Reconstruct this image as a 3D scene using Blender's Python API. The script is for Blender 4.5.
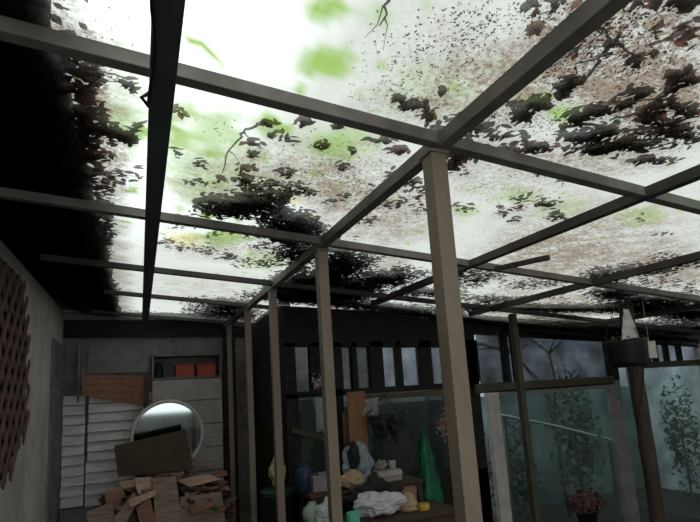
import bpy, bmesh, math, random
from mathutils import Vector, Matrix, noise
random.seed(7)
for o in list(bpy.data.objects): bpy.data.objects.remove(o)
scene = bpy.context.scene
C = scene.collection

# ------------------------------------------------------------------ camera
FPX, PPX, PPY = 494.0, 350.0, 317.0
up_i = Vector((-196, -3067, FPX)).normalized()
dp_i = Vector((-210, 81, FPX)); dp_i = (dp_i - up_i * dp_i.dot(up_i)).normalized()
rt_i = dp_i.cross(up_i)
CAM = Vector((0, 0, 1.5))
RW = Matrix((rt_i, dp_i, up_i))                       # image axes -> world axes
cam_d = bpy.data.cameras.new('camera'); cam = bpy.data.objects.new('camera', cam_d); C.objects.link(cam)
cr, cu, cb = RW @ Vector((1, 0, 0)), RW @ Vector((0, -1, 0)), RW @ Vector((0, 0, -1))
M = Matrix((cr, cu, cb)).transposed().to_4x4(); M.translation = CAM
cam.matrix_world = M
cam_d.sensor_width = 36; cam_d.lens = FPX / 700 * 36; cam_d.shift_y = 56 / 700; cam_d.clip_start = 0.02
scene.camera = cam

# ------------------------------------------------------------------ sky and exposure
w = bpy.data.worlds.new('overcast_sky'); scene.world = w; w.use_nodes = True
bg = w.node_tree.nodes['Background']
bg.inputs[0].default_value = (0.93, 1.0, 0.97, 1); bg.inputs[1].default_value = 2.2
vs = scene.view_settings
vs.view_transform = 'Standard'; vs.look = 'None'; vs.exposure = 0.15; vs.gamma = 1; vs.use_curve_mapping = False

# ------------------------------------------------------------------ layout helpers (where a line of sight meets a plane of the building)
def ray(px, py): return RW @ Vector((px - PPX, py - PPY, FPX))
def atY(px, py, Y):
    r = ray(px, py); return CAM + r * (Y / r.y)
def atX(px, py, X):
    r = ray(px, py); return CAM + r * (X / r.x)
def atZ(px, py, Z):
    r = ray(px, py); return CAM + r * ((Z - CAM.z) / r.z)
def roof_z(x, y): return 2.396 - 0.0836 * (x - .968) + 0.0218 * (y - 1.361)
RN = Vector((0.0836, -0.0218, 1)).normalized()
def onroof(px, py):
    p0 = Vector((.968, 1.361, 2.396)); r = ray(px, py)
    return CAM + r * ((p0 - CAM).dot(RN) / r.dot(RN))

# ------------------------------------------------------------------ materials
def nm(name):
    m = bpy.data.materials.new(name); m.use_nodes = True
    nt = m.node_tree; return m, nt, nt.nodes['Principled BSDF'], nt.nodes['Material Output']
def mat(name, col, rough=.7, metal=0., var=.35, scale=6., stretch=(1, 1, 1), col2=None, bump=.0, spec=.3, sss=0, coords='Object'):
    m, nt, b, out = nm(name); N = nt.nodes; L = nt.links
    tc = N.new('ShaderNodeTexCoord'); mp = N.new('ShaderNodeMapping'); mp.inputs['Scale'].default_value = stretch
    nz = N.new('ShaderNodeTexNoise'); nz.inputs['Scale'].default_value = scale; nz.inputs['Detail'].default_value = 8; nz.inputs['Roughness'].default_value = .65
    rp = N.new('ShaderNodeValToRGB')
    c2 = col2 if col2 else tuple(c * (1 - var) for c in col)
    rp.color_ramp.elements[0].position = .35; rp.color_ramp.elements[1].position = .65
    rp.color_ramp.elements[0].color = (*c2, 1); rp.color_ramp.elements[1].color = (*col, 1)
    L.new(tc.outputs[coords], mp.inputs[0]); L.new(mp.outputs[0], nz.inputs[0]); L.new(nz.outputs[0], rp.inputs[0]); L.new(rp.outputs[0], b.inputs['Base Color'])
    b.inputs['Roughness'].default_value = rough; b.inputs['Metallic'].default_value = metal
    b.inputs['Specular IOR Level'].default_value = spec
    if bump:
        bp = N.new('ShaderNodeBump'); bp.inputs['Strength'].default_value = bump; bp.inputs['Distance'].default_value = .01
        L.new(nz.outputs[0], bp.inputs['Height']); L.new(bp.outputs[0], b.inputs['Normal'])
    return m
def leafmat(name, col, tr):
    m, nt, b, out = nm(name); N = nt.nodes; L = nt.links
    tb = N.new('ShaderNodeBsdfTranslucent'); tb.inputs[0].default_value = (*tr, 1)
    b.inputs['Base Color'].default_value = (*col, 1); b.inputs['Roughness'].default_value = .8
    ad = N.new('ShaderNodeAddShader'); L.new(b.outputs[0], ad.inputs[0]); L.new(tb.outputs[0], ad.inputs[1]); L.new(ad.outputs[0], out.inputs[0])
    return m
def glassmat(name, tint, rough=.02, dirt=.35, dcol=(.12, .14, .14)):
    """dirty pane: tinted see-through + fresnel mirror + a film of grime"""
    m, nt, b, out = nm(name); N = nt.nodes; L = nt.links
    tr = N.new('ShaderNodeBsdfTransparent'); tr.inputs[0].default_value = (*tint, 1)
    gl = N.new('ShaderNodeBsdfGlossy'); gl.inputs['Roughness'].default_value = rough; gl.inputs[0].default_value = (.9, .95, .95, 1)
    fr = N.new('ShaderNodeFresnel')
    ge = N.new('ShaderNodeNewGeometry'); io = N.new('ShaderNodeMapRange'); io.inputs[3].default_value = 1.5; io.inputs[4].default_value = 1 / 1.5   # thin pane: same mirror from both faces
    L.new(ge.outputs['Backfacing'], io.inputs[0]); L.new(io.outputs[0], fr.inputs[0])
    mx = N.new('ShaderNodeMixShader'); L.new(fr.outputs[0], mx.inputs[0]); L.new(tr.outputs[0], mx.inputs[1]); L.new(gl.outputs[0], mx.inputs[2])
    df = N.new('ShaderNodeBsdfDiffuse'); df.inputs[0].default_value = (*dcol, 1)
    tc = N.new('ShaderNodeTexCoord'); nz = N.new('ShaderNodeTexNoise'); nz.inputs['Scale'].default_value = 2.5; nz.inputs['Detail'].default_value = 9
    mr = N.new('ShaderNodeMapRange'); mr.inputs[1].default_value = .35; mr.inputs[2].default_value = .75; mr.inputs[4].default_value = dirt
    L.new(tc.outputs['Object'], nz.inputs[0]); L.new(nz.outputs[0], mr.inputs[0])
    m2 = N.new('ShaderNodeMixShader'); L.new(mr.outputs[0], m2.inputs[0]); L.new(mx.outputs[0], m2.inputs[1]); L.new(df.outputs[0], m2.inputs[2])
    L.new(m2.outputs[0], out.inputs[0]); return m
def sheetmat():
    """milky plastic roofing: stain colour attribute x fine procedural grime, part clear, part diffusing"""
    m, nt, b, out = nm('roof_plastic'); N = nt.nodes; L = nt.links
    at = N.new('ShaderNodeAttribute'); at.attribute_name = 'stain_shade'
    tc = N.new('ShaderNodeTexCoord')
    def noi(s, d, lo, hi, a, z):
        n = N.new('ShaderNodeTexNoise'); n.inputs['Scale'].default_value = s; n.inputs['Detail'].default_value = d; n.inputs['Roughness'].default_value = .7
        L.new(tc.outputs['Object'], n.inputs[0]); r = N.new('ShaderNodeMapRange')
        r.inputs[1].default_value = lo; r.inputs[2].default_value = hi; r.inputs[3].default_value = a; r.inputs[4].default_value = z
        L.new(n.outputs[0], r.inputs[0]); return r.outputs[0]
    # grime strength is the attribute's alpha
    f1 = noi(9, 8, .42, .62, 1, 0); f2 = noi(55, 4, .42, .55, 1, 0)
    ad = N.new('ShaderNodeMath'); ad.operation = 'ADD'; L.new(f1, ad.inputs[0]); L.new(f2, ad.inputs[1])
    mu = N.new('ShaderNodeMath'); mu.operation = 'MULTIPLY'; L.new(ad.outputs[0], mu.inputs[0]); L.new(at.outputs['Alpha'], mu.inputs[1])
    mx = N.new('ShaderNodeMix'); mx.data_type = 'RGBA'; mx.clamp_factor = True
    L.new(mu.outputs[0], mx.inputs[0]); L.new(at.outputs['Color'], mx.inputs[6]); mx.inputs[7].default_value = (.14, .108, .088, 1)
    tr = N.new('ShaderNodeBsdfTransparent'); tl = N.new('ShaderNodeBsdfTranslucent')
    L.new(mx.outputs[2], tr.inputs[0]); L.new(mx.outputs[2], tl.inputs[0])
    ms = N.new('ShaderNodeMixShader'); ms.inputs[0].default_value = .2
    L.new(tr.outputs[0], ms.inputs[1]); L.new(tl.outputs[0], ms.inputs[2]); L.new(ms.outputs[0], out.inputs[0])
    return m

MT = dict(
    steel=mat('painted_steel_tube', (.24, .182, .142), .55, 0, .25, 9, (1, 1, .3)),
    beam=mat('roof_steel', (.20, .182, .168), .6, 0, .4, 7),
    beam2=mat('darker_roof_steel', (.075, .068, .062), .7, 0, .4, 7),  # darker copy of the roof steel for the remaining members
    beamdark=mat('dark_roof_steel', (.07, .075, .085), .6, 0, .3, 7),
    plaster=mat('grey_plaster', (.66, .64, .60), .9, 0, .4, 3, (1, 1, .5), bump=.3),
    dark=mat('dark_stained_timber', (.018, .017, .016), .8, 0, .4, 8),
    post2=mat('dark_brown_timber', (.075, .055, .04), .85, 0, .5, 8, (1, 1, .3)),
    rail=mat('olive_timber', (.10, .09, .065), .7, 0, .4, 10, (.2, 1, 1)),
    white=mat('aged_white_paint', (.68, .65, .60), .6, 0, .3, 6),
    greyp=mat('dull_grey_paint', (.24, .23, .225), .7, 0, .35, 6),
    backwall=mat('dirty_grey_board', (.24, .23, .225), .85, 0, .5, 4),
    siding=mat('dusty_white_boards', (.85, .83, .83), .7, 0, .4, 5, (.5, 1, 3)),
    cement=mat('dirty_concrete', (.032, .029, .026), .95, 0, .5, 3, bump=.4),
    lattice=mat('red_brown_lattice', (.17, .10, .095), .8, 0, .4, 8),
    wood=mat('old_brown_wood', (.36, .185, .13), .75, 0, .5, 5, (1, 8, 8)),
    wood2=mat('pale_worn_plywood', (.62, .42, .32), .75, 0, .35, 5, (1, 6, 6)),
    wood3=mat('dark_brown_board', (.085, .052, .035), .7, 0, .35, 4),
    wood4=mat('grey_weathered_wood', (.36, .26, .215), .85, 0, .5, 6, (1, 8, 8)),
    red=mat('faded_red_tin', (.42, .075, .045), .6, 0, .25, 7),
    black=mat('black_plastic', (.012, .012, .015), .55, 0, .2, 5),
    bag=mat('white_plastic_film', (.62, .62, .66), .4, 0, .2, 6, spec=.5),
    bluebag=mat('blue_grey_film', (.26, .30, .36), .4, 0, .3, 6, spec=.5),
    tan=mat('tan_cloth', (.48, .36, .22), .9, 0, .3, 12),
    grey=mat('grey_card', (.42, .37, .36), .8, 0, .3, 6),
    lilac=mat('lilac_grey_plastic', (.27, .24, .27), .6, 0, .2, 6),
    green=mat('green_net', (.015, .20, .085), .6, 0, .8, 28, (1, 1, .25)),
    dkgreen=mat('dark_green_plastic', (.02, .045, .03), .6, 0, .3, 6),
    blue=mat('navy_plastic', (.02, .045, .10), .4, 0, .3, 6),
    cream=mat('cream_plastic', (.70, .52, .32), .5, 0, .15, 6),
    mint=mat('pale_green_ceramic', (.34, .44, .36), .4, 0, .2, 6),
    yellow=mat('yellow_plastic', (.55, .38, .06), .5, 0, .2, 6),
    cyan=mat('blue_green_pack', (.10, .45, .55), .5, 0, .2, 12, col2=(.12, .5, .2)),
    pink=mat('faded_pink_plastic', (.42, .30, .34), .6, 0, .5, 25),
    clay=mat('terracotta', (.15, .075, .062), .85, 0, .4, 8),
    cloth=mat('grey_cloth', (.35, .33, .31), .95, 0, .4, 12),
    ply=mat('orange_brown_plywood', (.26, .13, .075), .7, 0, .25, 4, (4, 1, .6)),
    yardwall=mat('pale_render', (.56, .57, .62), .95, 0, .45, 1.6),
    yardlow=mat('mossy_render', (.11, .16, .16), .95, 0, .6, 1.5),
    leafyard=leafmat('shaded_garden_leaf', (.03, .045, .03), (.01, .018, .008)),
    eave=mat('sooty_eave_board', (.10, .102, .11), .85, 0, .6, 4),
    leafg=leafmat('green_leaf', (.05, .09, .02), (.16, .30, .03)),
    leafd=leafmat('dark_dead_leaf', (.05, .032, .024), (.006, .004, .003)),
    leafb=leafmat('brown_dead_leaf', (.12, .065, .04), (.06, .03, .02)),
    leafr=leafmat('red_dead_leaf', (.12, .04, .02), (.2, .06, .03)),
    leafy=leafmat('yellow_leaf', (.2, .17, .05), (.25, .2, .05)),
    mulch=leafmat('leaf_mulch', (.02, .017, .015), (0, 0, 0)),
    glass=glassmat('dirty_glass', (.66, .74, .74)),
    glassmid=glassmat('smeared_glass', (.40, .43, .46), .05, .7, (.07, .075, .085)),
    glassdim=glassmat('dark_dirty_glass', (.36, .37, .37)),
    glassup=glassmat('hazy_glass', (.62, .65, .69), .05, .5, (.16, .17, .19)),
    sheet=sheetmat(),
)
mm, nt, b, out = nm('mirror_silver'); b.inputs['Metallic'].default_value = 1; b.inputs['Roughness'].default_value = .06; b.inputs['Base Color'].default_value = (.42, .47, .48, 1); MT['mirror'] = mm

# ------------------------------------------------------------------ object helpers
def tag(o, label=None, cat=None, group=None, kind=None):
    if label: o['label'] = label
    if cat: o['category'] = cat
    if group: o['group'] = group
    if kind: o['kind'] = kind
    return o
def link(name, me, m, parent=None, smooth=False):
    o = bpy.data.objects.new(name, me); C.objects.link(o)
    for x in (m if isinstance(m, (list, tuple)) else [m]): me.materials.append(MT[x])
    if smooth:
        for p in me.polygons: p.use_smooth = True
    if parent:
        o.parent = parent
    return o
def empty(name, loc, label, cat, group=None, kind=None):
    o = bpy.data.objects.new(name, None); C.objects.link(o); o.location = loc; o.empty_display_size = .05
    return tag(o, label, cat, group, kind)
class MB:
    def __init__(s): s.bm = bmesh.new()
    def add(s, verts, faces, mi=0):
        vs_ = [s.bm.verts.new(v) for v in verts]
        for f in faces:
            try: fc = s.bm.faces.new([vs_[i] for i in f]); fc.material_index = mi
            except ValueError: pass
        return s
    def box(s, c, d, rot=None, mi=0):
        c = Vector(c); h = [x / 2 for x in d]; vv = []
        for sx in (-1, 1):
            for sy in (-1, 1):
                for sz in (-1, 1):
                    v = Vector((sx * h[0], sy * h[1], sz * h[2]))
                    if rot: v = rot @ v
                    vv.append(c + v)
        return s.add(vv, [(0, 1, 3, 2), (4, 6, 7, 5), (0, 4, 5, 1), (2, 3, 7, 6), (0, 2, 6, 4), (1, 5, 7, 3)], mi)
    def span(s, a, b, mi=0):
        a, b = Vector(a), Vector(b); return s.box((a + b) / 2, [abs(x) for x in (b - a)], None, mi)
    def bar(s, a, b, wd, ht, up=Vector((0, 0, 1)), mi=0):
        a, b = Vector(a), Vector(b); d = (b - a); l = d.length; d.normalize(); x = d.cross(up).normalized(); z = x.cross(d)
        return s.box((a + b) / 2, (wd, l, ht), Matrix((x, d, z)).transposed(), mi)
    def tube(s, pts, rad, n=8, mi=0, caps=True):
        pts = [Vector(p) for p in pts]; k = len(pts); rs = rad if isinstance(rad, (list, tuple)) else [rad] * k; rings = []
        for i, p in enumerate(pts):
            d = (pts[min(i + 1, k - 1)] - pts[max(i - 1, 0)]).normalized()
            x = d.cross(Vector((0, 0, 1)) if abs(d.z) < .9 else Vector((1, 0, 0))).normalized(); y = d.cross(x)
            rings.append([s.bm.verts.new(p + (x * math.cos(t) + y * math.sin(t)) * rs[i]) for t in [2 * math.pi * j / n for j in range(n)]])
        for i in range(k - 1):
            for j in range(n):
                f = s.bm.faces.new((rings[i][j], rings[i][(j + 1) % n], rings[i + 1][(j + 1) % n], rings[i + 1][j])); f.material_index = mi
        if caps:
            s.bm.faces.new(rings[0][::-1]); s.bm.faces.new(rings[-1])
        return s
    def lathe(s, prof, c=(0, 0, 0), n=20, mi=0, jig=0):
        c = Vector(c); rings = []
        for (r, z) in prof:
            rings.append([s.bm.verts.new(c + Vector((math.cos(t) * r, math.sin(t) * r, z)) * 1) for t in [2 * math.pi * j / n for j in range(n)]])
        for i in range(len(prof) - 1):
            for j in range(n):
                f = s.bm.faces.new((rings[i][j], rings[i][(j + 1) % n], rings[i + 1][(j + 1) % n], rings[i + 1][j])); f.material_index = mi
        if prof[0][0] > 1e-4: s.bm.faces.new(rings[0][::-1])
        if prof[-1][0] > 1e-4: s.bm.faces.new(rings[-1])
        return s
    def build(s, name, m, parent=None, bevel=0, smooth=False):
        bmesh.ops.recalc_face_normals(s.bm, faces=s.bm.faces)
        if bevel: bmesh.ops.bevel(s.bm, geom=list(s.bm.edges), offset=bevel, segments=2, affect='EDGES', profile=.6)
        if parent is not None and not smooth is None:
            off = parent.location.copy(); p = parent.parent
            while p: off += p.location; p = p.parent
            for v in s.bm.verts: v.co -= off
        me = bpy.data.meshes.new(name); s.bm.to_mesh(me); s.bm.free()
        return link(name, me, m, parent, smooth)
def centre(o):
    """move a one-mesh thing's origin to its base"""
    me = o.data; xs = [v.co for v in me.vertices]
    c = Vector((sum(v.x for v in xs) / len(xs), sum(v.y for v in xs) / len(xs), min(v.z for v in xs)))
    me.transform(Matrix.Translation(-c)); o.location = o.location + c
    return o
def one(mb, name, m, label, cat, group=None, bevel=0, smooth=False, kind=None):
    return tag(centre(mb.build(name, m, None, bevel, smooth)), label, cat, group, kind)

# ================================================================== SETTING
XL, YB, YW, XR, YN, XS = -.80, 6.40, 4.70, 7.6, -2.6, 1.30
def struct(mb, name, m, **k): return tag(mb.build(name, m), kind='structure', **k)
m = MB(); m.span((-1.1, YN - .2, -.8), (3.05, 8.4, 0)); struct(m, 'floor', 'cement')
m = MB(); m.span((3.05, YN - .2, -.8), (9.6, 8.4, -.6)); struct(m, 'floor_lower', 'cement')
# left wall with a dark recess further down
m = MB(); m.span((XL - .15, YN, 0), (XL, 5.55, 2.66)); m.span((XL - .15, 6.3, 0), (XL, YB, 2.66)); m.span((XL - .15, 5.55, 2.25), (XL, 6.3, 2.66)); struct(m, 'wall_left', 'plaster')
m = MB(); m.span((XL - .15, 5.55, 0), (XL - .10, 6.3, 2.25)); struct(m, 'door_1', 'greyp')
m = MB()
for y0, y1 in ((5.56, 5.66), (5.72, 5.80), (5.98, 6.10), (6.16, 6.24)): m.span((XL - .06, y0, 0), (XL + .02, y1, 2.25))
struct(m, 'trim_1', 'greyp')
m = MB(); m.span((XL - .15, YB, 0), (XS + .1, YB + .12, 2.66)); struct(m, 'wall_back', 'backwall')
m = MB(); m.span((XL, YB - .06, 2.36), (XS, YB, 2.56)); struct(m, 'trim_2', 'dark')
m = MB(); m.span((XS, YW + .06, 0), (XS + .1, 7.3, 2.5)); struct(m, 'wall_side', 'dark')
m = MB(); m.span((XR, YN, -.6), (XR + .12, YW + .1, 2.4)); struct(m, 'wall_right', 'plaster')
# wall behind the camera: low parapet, unseen opening above it on the left put in to light the back wall, solid to the right
m = MB(); m.span((XL - .15, YN - .12, 0), (3.05, YN, .45)); m.span((3.05, YN - .12, -.6), (XR + .12, YN, .45)); m.span((XL - .15, YN - .12, 2.3), (XR + .12, YN, 2.75)); m.span((2.6, YN - .12, .45), (XR + .12, YN, 2.3))
struct(m, 'wall_near', 'plaster')

# --- the wall of windows at YW : studs, rails and openings
def X(px, py): return atY(px, py, YW).x
def Z(px, py): return atY(px, py, YW).z
zr = lambda x: roof_z(x, YW) - .008
def colw(m, x0, x1, z0, z1, dep=.09): m.span((x0, YW, z0), (x1, YW + dep, z1))
XA, XB, XC, XD = X(285, 400), X(464, 400), X(614, 390), X(646, 400)
ztopR = Z(545, 331); ztran = Z(545, 385)
m = MB()
# sloping header following the roof
hp = [(XS, zr(XS)), (XR, zr(XR))]
hb = [(XS, Z(300, 346)), (X(460, 350), Z(460, 347)), (X(464, 330), Z(470, 333)), (XR, Z(690, 328))]
vv = [Vector((x, YW, z)) for x, z in (hb[0], hb[1], hb[2], hb[3], hp[1], hp[0])]
vv += [v + Vector((0, .09, 0)) for v in vv]
m.add(vv, [(0, 1, 2, 3, 4, 5), (11, 10, 9, 8, 7, 6), (0, 6, 7, 1), (1, 7, 8, 2), (2, 8, 9, 3), (3, 9, 10, 4), (4, 10, 11, 5), (5, 11, 6, 0)])
# centre studs between the small upper lights
zc0, zc1 = Z(380, 387), Z(380, 347) + .06
for a, b_ in ((285, 296), (311, 343), (353, 358), (371, 384), (398, 403), (421, 433), (449, 480)):
    colw(m, max(XS, X(a, 370)), X(b_, 370), zc0, zc1)
colw(m, XS, X(480, 388), Z(380, 393), zc0)           # dark sill rail
colw(m, XS, X(300, 430), 0, zc0); colw(m, X(330, 440), X(346, 440), 0, zc0); colw(m, X(452, 440), X(485, 440), 0, Z(470, 333))
colw(m, XS, X(485, 440), 0, .62)
colw(m, X(505, 355), X(509, 355), ztran, ztopR + .05)
colw(m, X(610, 360), X(617, 360), ztran, ztopR + .05)
colw(m, X(485, 440), XR, -.6, -.5)
colw(m, X(615, 350), X(650, 350), Z(640, 366), ztopR + .05)
struct(m, 'wall_far', 'dark')
m = MB(); m.span((X(357, 395), YW - .025, Z(400, 398)), (X(446, 395), YW, Z(400, 392.5))); m.span((X(474, 385), YW - .03, Z(545, 389)), (X(613, 385), YW - .001, Z(545, 380))); m.span((X(640, 364), YW - .03, Z(670, 367)), (XR, YW - .001, Z(670, 361)))
struct(m, 'trim_3', 'rail')
def pane(name, x0, x1, z0, z1, m_, y=YW + .045, t=.006):
    mb = MB(); mb.span((x0, y, z0), (x1, y + t, z1)); return mb
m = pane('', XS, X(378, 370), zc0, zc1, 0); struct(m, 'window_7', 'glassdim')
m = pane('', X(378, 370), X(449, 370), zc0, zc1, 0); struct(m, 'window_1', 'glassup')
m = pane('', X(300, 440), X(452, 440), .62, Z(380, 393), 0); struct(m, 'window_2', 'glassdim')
# window 3: upper lights of the right-hand glazing
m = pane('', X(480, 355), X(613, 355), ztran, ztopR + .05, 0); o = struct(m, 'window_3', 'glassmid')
m = MB(); m.span((X(516, 355) - .02, YW + .02, ztran), (X(516, 355) + .02, YW + .07, ztopR)); m.build('mullion', 'dark', o)
# door 2: big glazed door in a pale frame
m = pane('', X(490, 400), X(614, 400), -.5, ztran, 0); o = struct(m, 'door_2', 'glass')
m = MB(); m.span((X(486, 395), YW - .03, -.5), (X(497, 395), YW + .03, ztran - .03)); m.build('stile', 'white', o)
m = MB(); m.span((X(608, 395), YW - .03, -.5), (X(616, 395), YW + .03, ztran - .03)); m.build('stile', 'greyp', o)
m = MB(); m.span((X(497, 395), YW - .03, ztran - .09), (X(608, 395), YW + .03, ztran - .03)); m.build('top_rail', 'greyp', o)
m = pane('', X(616, 400), XR, -.5, Z(640, 366) + .0, 0); o = struct(m, 'window_4', 'glass')
m = MB(); m.span((X(616, 400), YW - .005, -.5), (X(622, 400), YW + .03, ztran)); m.build('stile', 'greyp', o)
m = pane('', X(650, 350), XR, Z(670, 361), ztopR + .05, 0); o = struct(m, 'window_6', 'glassup')
m = MB()
for p_ in (657, 668, 681): m.span((X(p_, 350) - .03, YW + .01, Z(670, 361)), (X(p_, 350) + .03, YW + .07, ztopR))
m.build('mullion', 'dark', o)

# --- yard beyond the glass, open to the sky
m = MB(); m.span((XS + .1, 7.3, 1.35), (9.4, 7.4, 2.5)); struct(m, 'wall_yard', 'yardwall')
m = MB(); m.span((XS + .1, 7.15, -.6), (9.4, 7.3, 1.35)); struct(m, 'baseboard_yard', 'yardlow')
m = MB(); m.span((9.2, 4.85, -.6), (9.4, 7.15, 2.45)); struct(m, 'wall_yard_end', 'yardwall')

# --- translucent roofing
def blob(px, py, rx, ry):
    c = onroof(px, py); a = (onroof(px + rx, py) - onroof(px - rx, py)) / 2; b_ = (onroof(px, py + ry) - onroof(px, py - ry)) / 2
    return c, Vector((a.x, a.y)), Vector((b_.x, b_.y))
def inblob(B, x, y):
    c, a, b_ = B; det = a.x * b_.y - a.y * b_.x
    dx, dy = x - c.x, y - c.y
    u = (dx * b_.y - dy * b_.x) / det; v = (a.x * dy - a.y * dx) / det
    return u * u + v * v
moss = [(328, 62, 26, 16, 1), (322, 12, 18, 12, 1), (312, 72, 16, 8, .8), (335, 148, 22, 11, .7), (322, 148, 10, 6, .9), (270, 130, 14, 9, .8), (200, 165, 46, 44, .5), (230, 190, 50, 20, .35), (215, 130, 26, 18, .4), (120, 110, 30, 40, .25), (430, 90, 50, 24, .3), (330, 145, 50, 20, .35), (300, 180, 50, 20, .15), (186, 108, 16, 8, .6),
        (182, 140, 14, 9, .7), (212, 155, 12, 5, .9), (255, 155, 12, 6, .6), (116, 118, 22, 16, .6), (138, 134, 12, 6, .9), (494, 68, 18, 8, .5), (378, 20, 15, 8, .35), (530, 99, 20, 6, .9), (568, 116, 14, 12, .6),
        (466, 212, 14, 6, .6), (520, 197, 26, 8, .5), (560, 208, 28, 10, .4), (645, 215, 24, 8, .7), (688, 205, 14, 5, .7), (222, 238, 24, 9, .9), (194, 237, 8, 5, .6), (262, 262, 22, 8, .5), (388, 196, 14, 6, .35), (470, 190, 12, 5, .3), (360, 132, 34, 14, .3), (620, 140, 20, 9, .3), (655, 100, 18, 9, .35), (262, 205, 14, 8, .35)]
moss = [(blob(*q[:4]), q[4]) for q in moss]
yel = [(blob(185, 240, 18, 7), .7), (blob(292, 200, 9, 4), .6), (blob(262, 72, 5, 3), .3)]
grime = [(640, 50, 75, 60, .7), (560, 60, 40, 40, .4), (650, 110, 60, 34, .65), (590, 240, 80, 30, .35), (540, 265, 60, 20, .45), (440, 70, 60, 50, .16), (400, 110, 45, 20, .28), (380, 220, 60, 24, .45), (360, 175, 40, 30, .25), (500, 170, 60, 26, .25), (540, 310, 60, 14, .5), (600, 160, 60, 18, .4),
         (380, 262, 30, 12, .35), (330, 190, 30, 20, .35), (290, 160, 40, 20, .25), (230, 185, 60, 25, .35), (110, 150, 22, 50, .3), (90, 90, 14, 40, .6), (200, 290, 60, 14, .2), (230, 250, 60, 12, .35), (670, 270, 40, 18, .5), (480, 100, 40, 40, .35), (520, 90, 36, 34, .3)]
grime = [(blob(*q[:4]), q[4]) for q in grime]
def sheet(name, x0, x1, y0, y1, st=.03):
    nx, ny = int((x1 - x0) / st), int((y1 - y0) / st); V = []; F = []; col = []
    for j in range(ny + 1):
        for i in range(nx + 1):
            x, y = x0 + (x1 - x0) * i / nx, y0 + (y1 - y0) * j / ny
            V.append((x, y, roof_z(x, y) + .003))
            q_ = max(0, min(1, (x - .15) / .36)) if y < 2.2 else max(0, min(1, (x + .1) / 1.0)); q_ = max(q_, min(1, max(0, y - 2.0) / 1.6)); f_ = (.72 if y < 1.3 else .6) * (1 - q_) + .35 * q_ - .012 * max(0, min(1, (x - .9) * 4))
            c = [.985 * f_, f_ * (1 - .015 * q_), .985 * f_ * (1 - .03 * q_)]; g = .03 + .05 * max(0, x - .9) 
            if y > -1:
                n1 = noise.fractal(Vector((x * 5, y * 5, 0)), 1, 2, 3)
                nf = noise.fractal(Vector((x * 14, y * 14, 4)), 1, 2, 3)
                for B, k in moss:
                    d = inblob(B, x, y) * (1 + 1.15 * nf + .6 * n1)
                    if d < 2.2:
                        w_ = k * max(0, min(1, 1.25 - d * .75)); t = (.17, .255, .07)
                        c = [c[q] * (1 - w_) + t[q] * w_ for q in range(3)]
                for B, k in yel:
                    d = inblob(B, x, y) * (1 + .7 * n1)
                    if d < 1.5:
                        w_ = k * max(0, 1 - d / 1.5); t = (.42, .36, .12); c = [c[q] * (1 - w_) + t[q] * w_ for q in range(3)]
                gg = 0
                for B, k in grime:
                    d = inblob(B, x, y)
                    if d < 2: gg += k * max(0, 1 - d / 2) * 1.2
                g += min(gg, .9)
                e = (x + .20) + .05 * n1                       # dirt along the eave, plus the eave's shadow gradient put into the colour
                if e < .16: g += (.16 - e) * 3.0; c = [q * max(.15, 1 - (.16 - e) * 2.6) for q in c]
            g = min(g, 1)
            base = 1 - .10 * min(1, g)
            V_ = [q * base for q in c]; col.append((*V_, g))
    for j in range(ny):
        for i in range(nx):
            a = j * (nx + 1) + i; F.append((a, a + 1, a + nx + 2, a + nx + 1))
    me = bpy.data.meshes.new(name); me.from_pydata(V, [], F)
    at = me.color_attributes.new('stain_shade', 'FLOAT_COLOR', 'POINT')
    at.data.foreach_set('color', [q for c in col for q in c])
    o = link(name, me, 'sheet'); tag(o, kind='structure'); return o
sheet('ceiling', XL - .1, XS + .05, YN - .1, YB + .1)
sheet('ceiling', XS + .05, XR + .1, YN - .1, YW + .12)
# house eave over the left edge of the sheets, with a ragged edge of felt
m = MB()
V = []; n = 120
for i in range(n + 1):
    y = YN - .2 + (YB + .5 - YN) * i / n
    xe = -.22 + .035 * noise.fractal(Vector((y * 3, 1, 0)), 1, 2, 3)
    V += [(-1.3, y, roof_z(-1.3, y) + .06), (xe, y, roof_z(xe, y) + .022), (xe, y, roof_z(xe, y) + .07), (-1.3, y, roof_z(-1.3, y) + .12)]
F = [(4 * i + a, 4 * i + (a + 1) % 4, 4 * i + 4 + (a + 1) % 4, 4 * i + 4 + a) for i in range(n) for a in range(4)] + [(0, 1, 2, 3), (4 * n + 3, 4 * n + 2, 4 * n + 1, 4 * n)]
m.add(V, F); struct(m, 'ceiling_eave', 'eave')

# ================================================================== STEEL FRAME
S = .062
def rp(x, y, dz): return Vector((x, y, roof_z(x, y) - dz))
def member(name, a, b_, wd, ht, mt, label, cat):
    m = MB(); m.bar(a, b_, wd, ht); return one(m, name, mt, label, cat, bevel=.003)
member('roof_purlin', rp(-.78, 1.36, .022), rp(6.8, 1.36, .022), .042, .044, 'beam', 'nearest steel cross purlin, ending over the head of the closest post', 'beam')
member('roof_purlin', rp(-.78, 2.60, .022), rp(6.8, 2.60, .022), .042, .044, 'beam', 'second steel cross purlin, meeting the second post head under a leaf heap', 'beam')
member('roof_purlin', rp(-.62, 3.76, .022), rp(6.8, 3.76, .022), .038, .040, 'beam2', 'third steel cross purlin, meeting the third post head', 'beam')
member('roof_purlin', rp(-.3, 4.78, .022), rp(XS - .01, 4.78, .022), .036, .036, 'beam2', 'fourth cross purlin, short and thin, spanning only the left passage', 'beam')
member('roof_purlin', rp(-.5, 6.0, .022), rp(XS - .01, 6.0, .022), .036, .036, 'beam2', 'farthest cross purlin close above the back wall', 'beam')
member('roof_purlin', rp(-.78, -.1, .022), rp(6.8, -.1, .022), .042, .044, 'beam', 'cross purlin overhead behind the viewer', 'beam')
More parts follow.
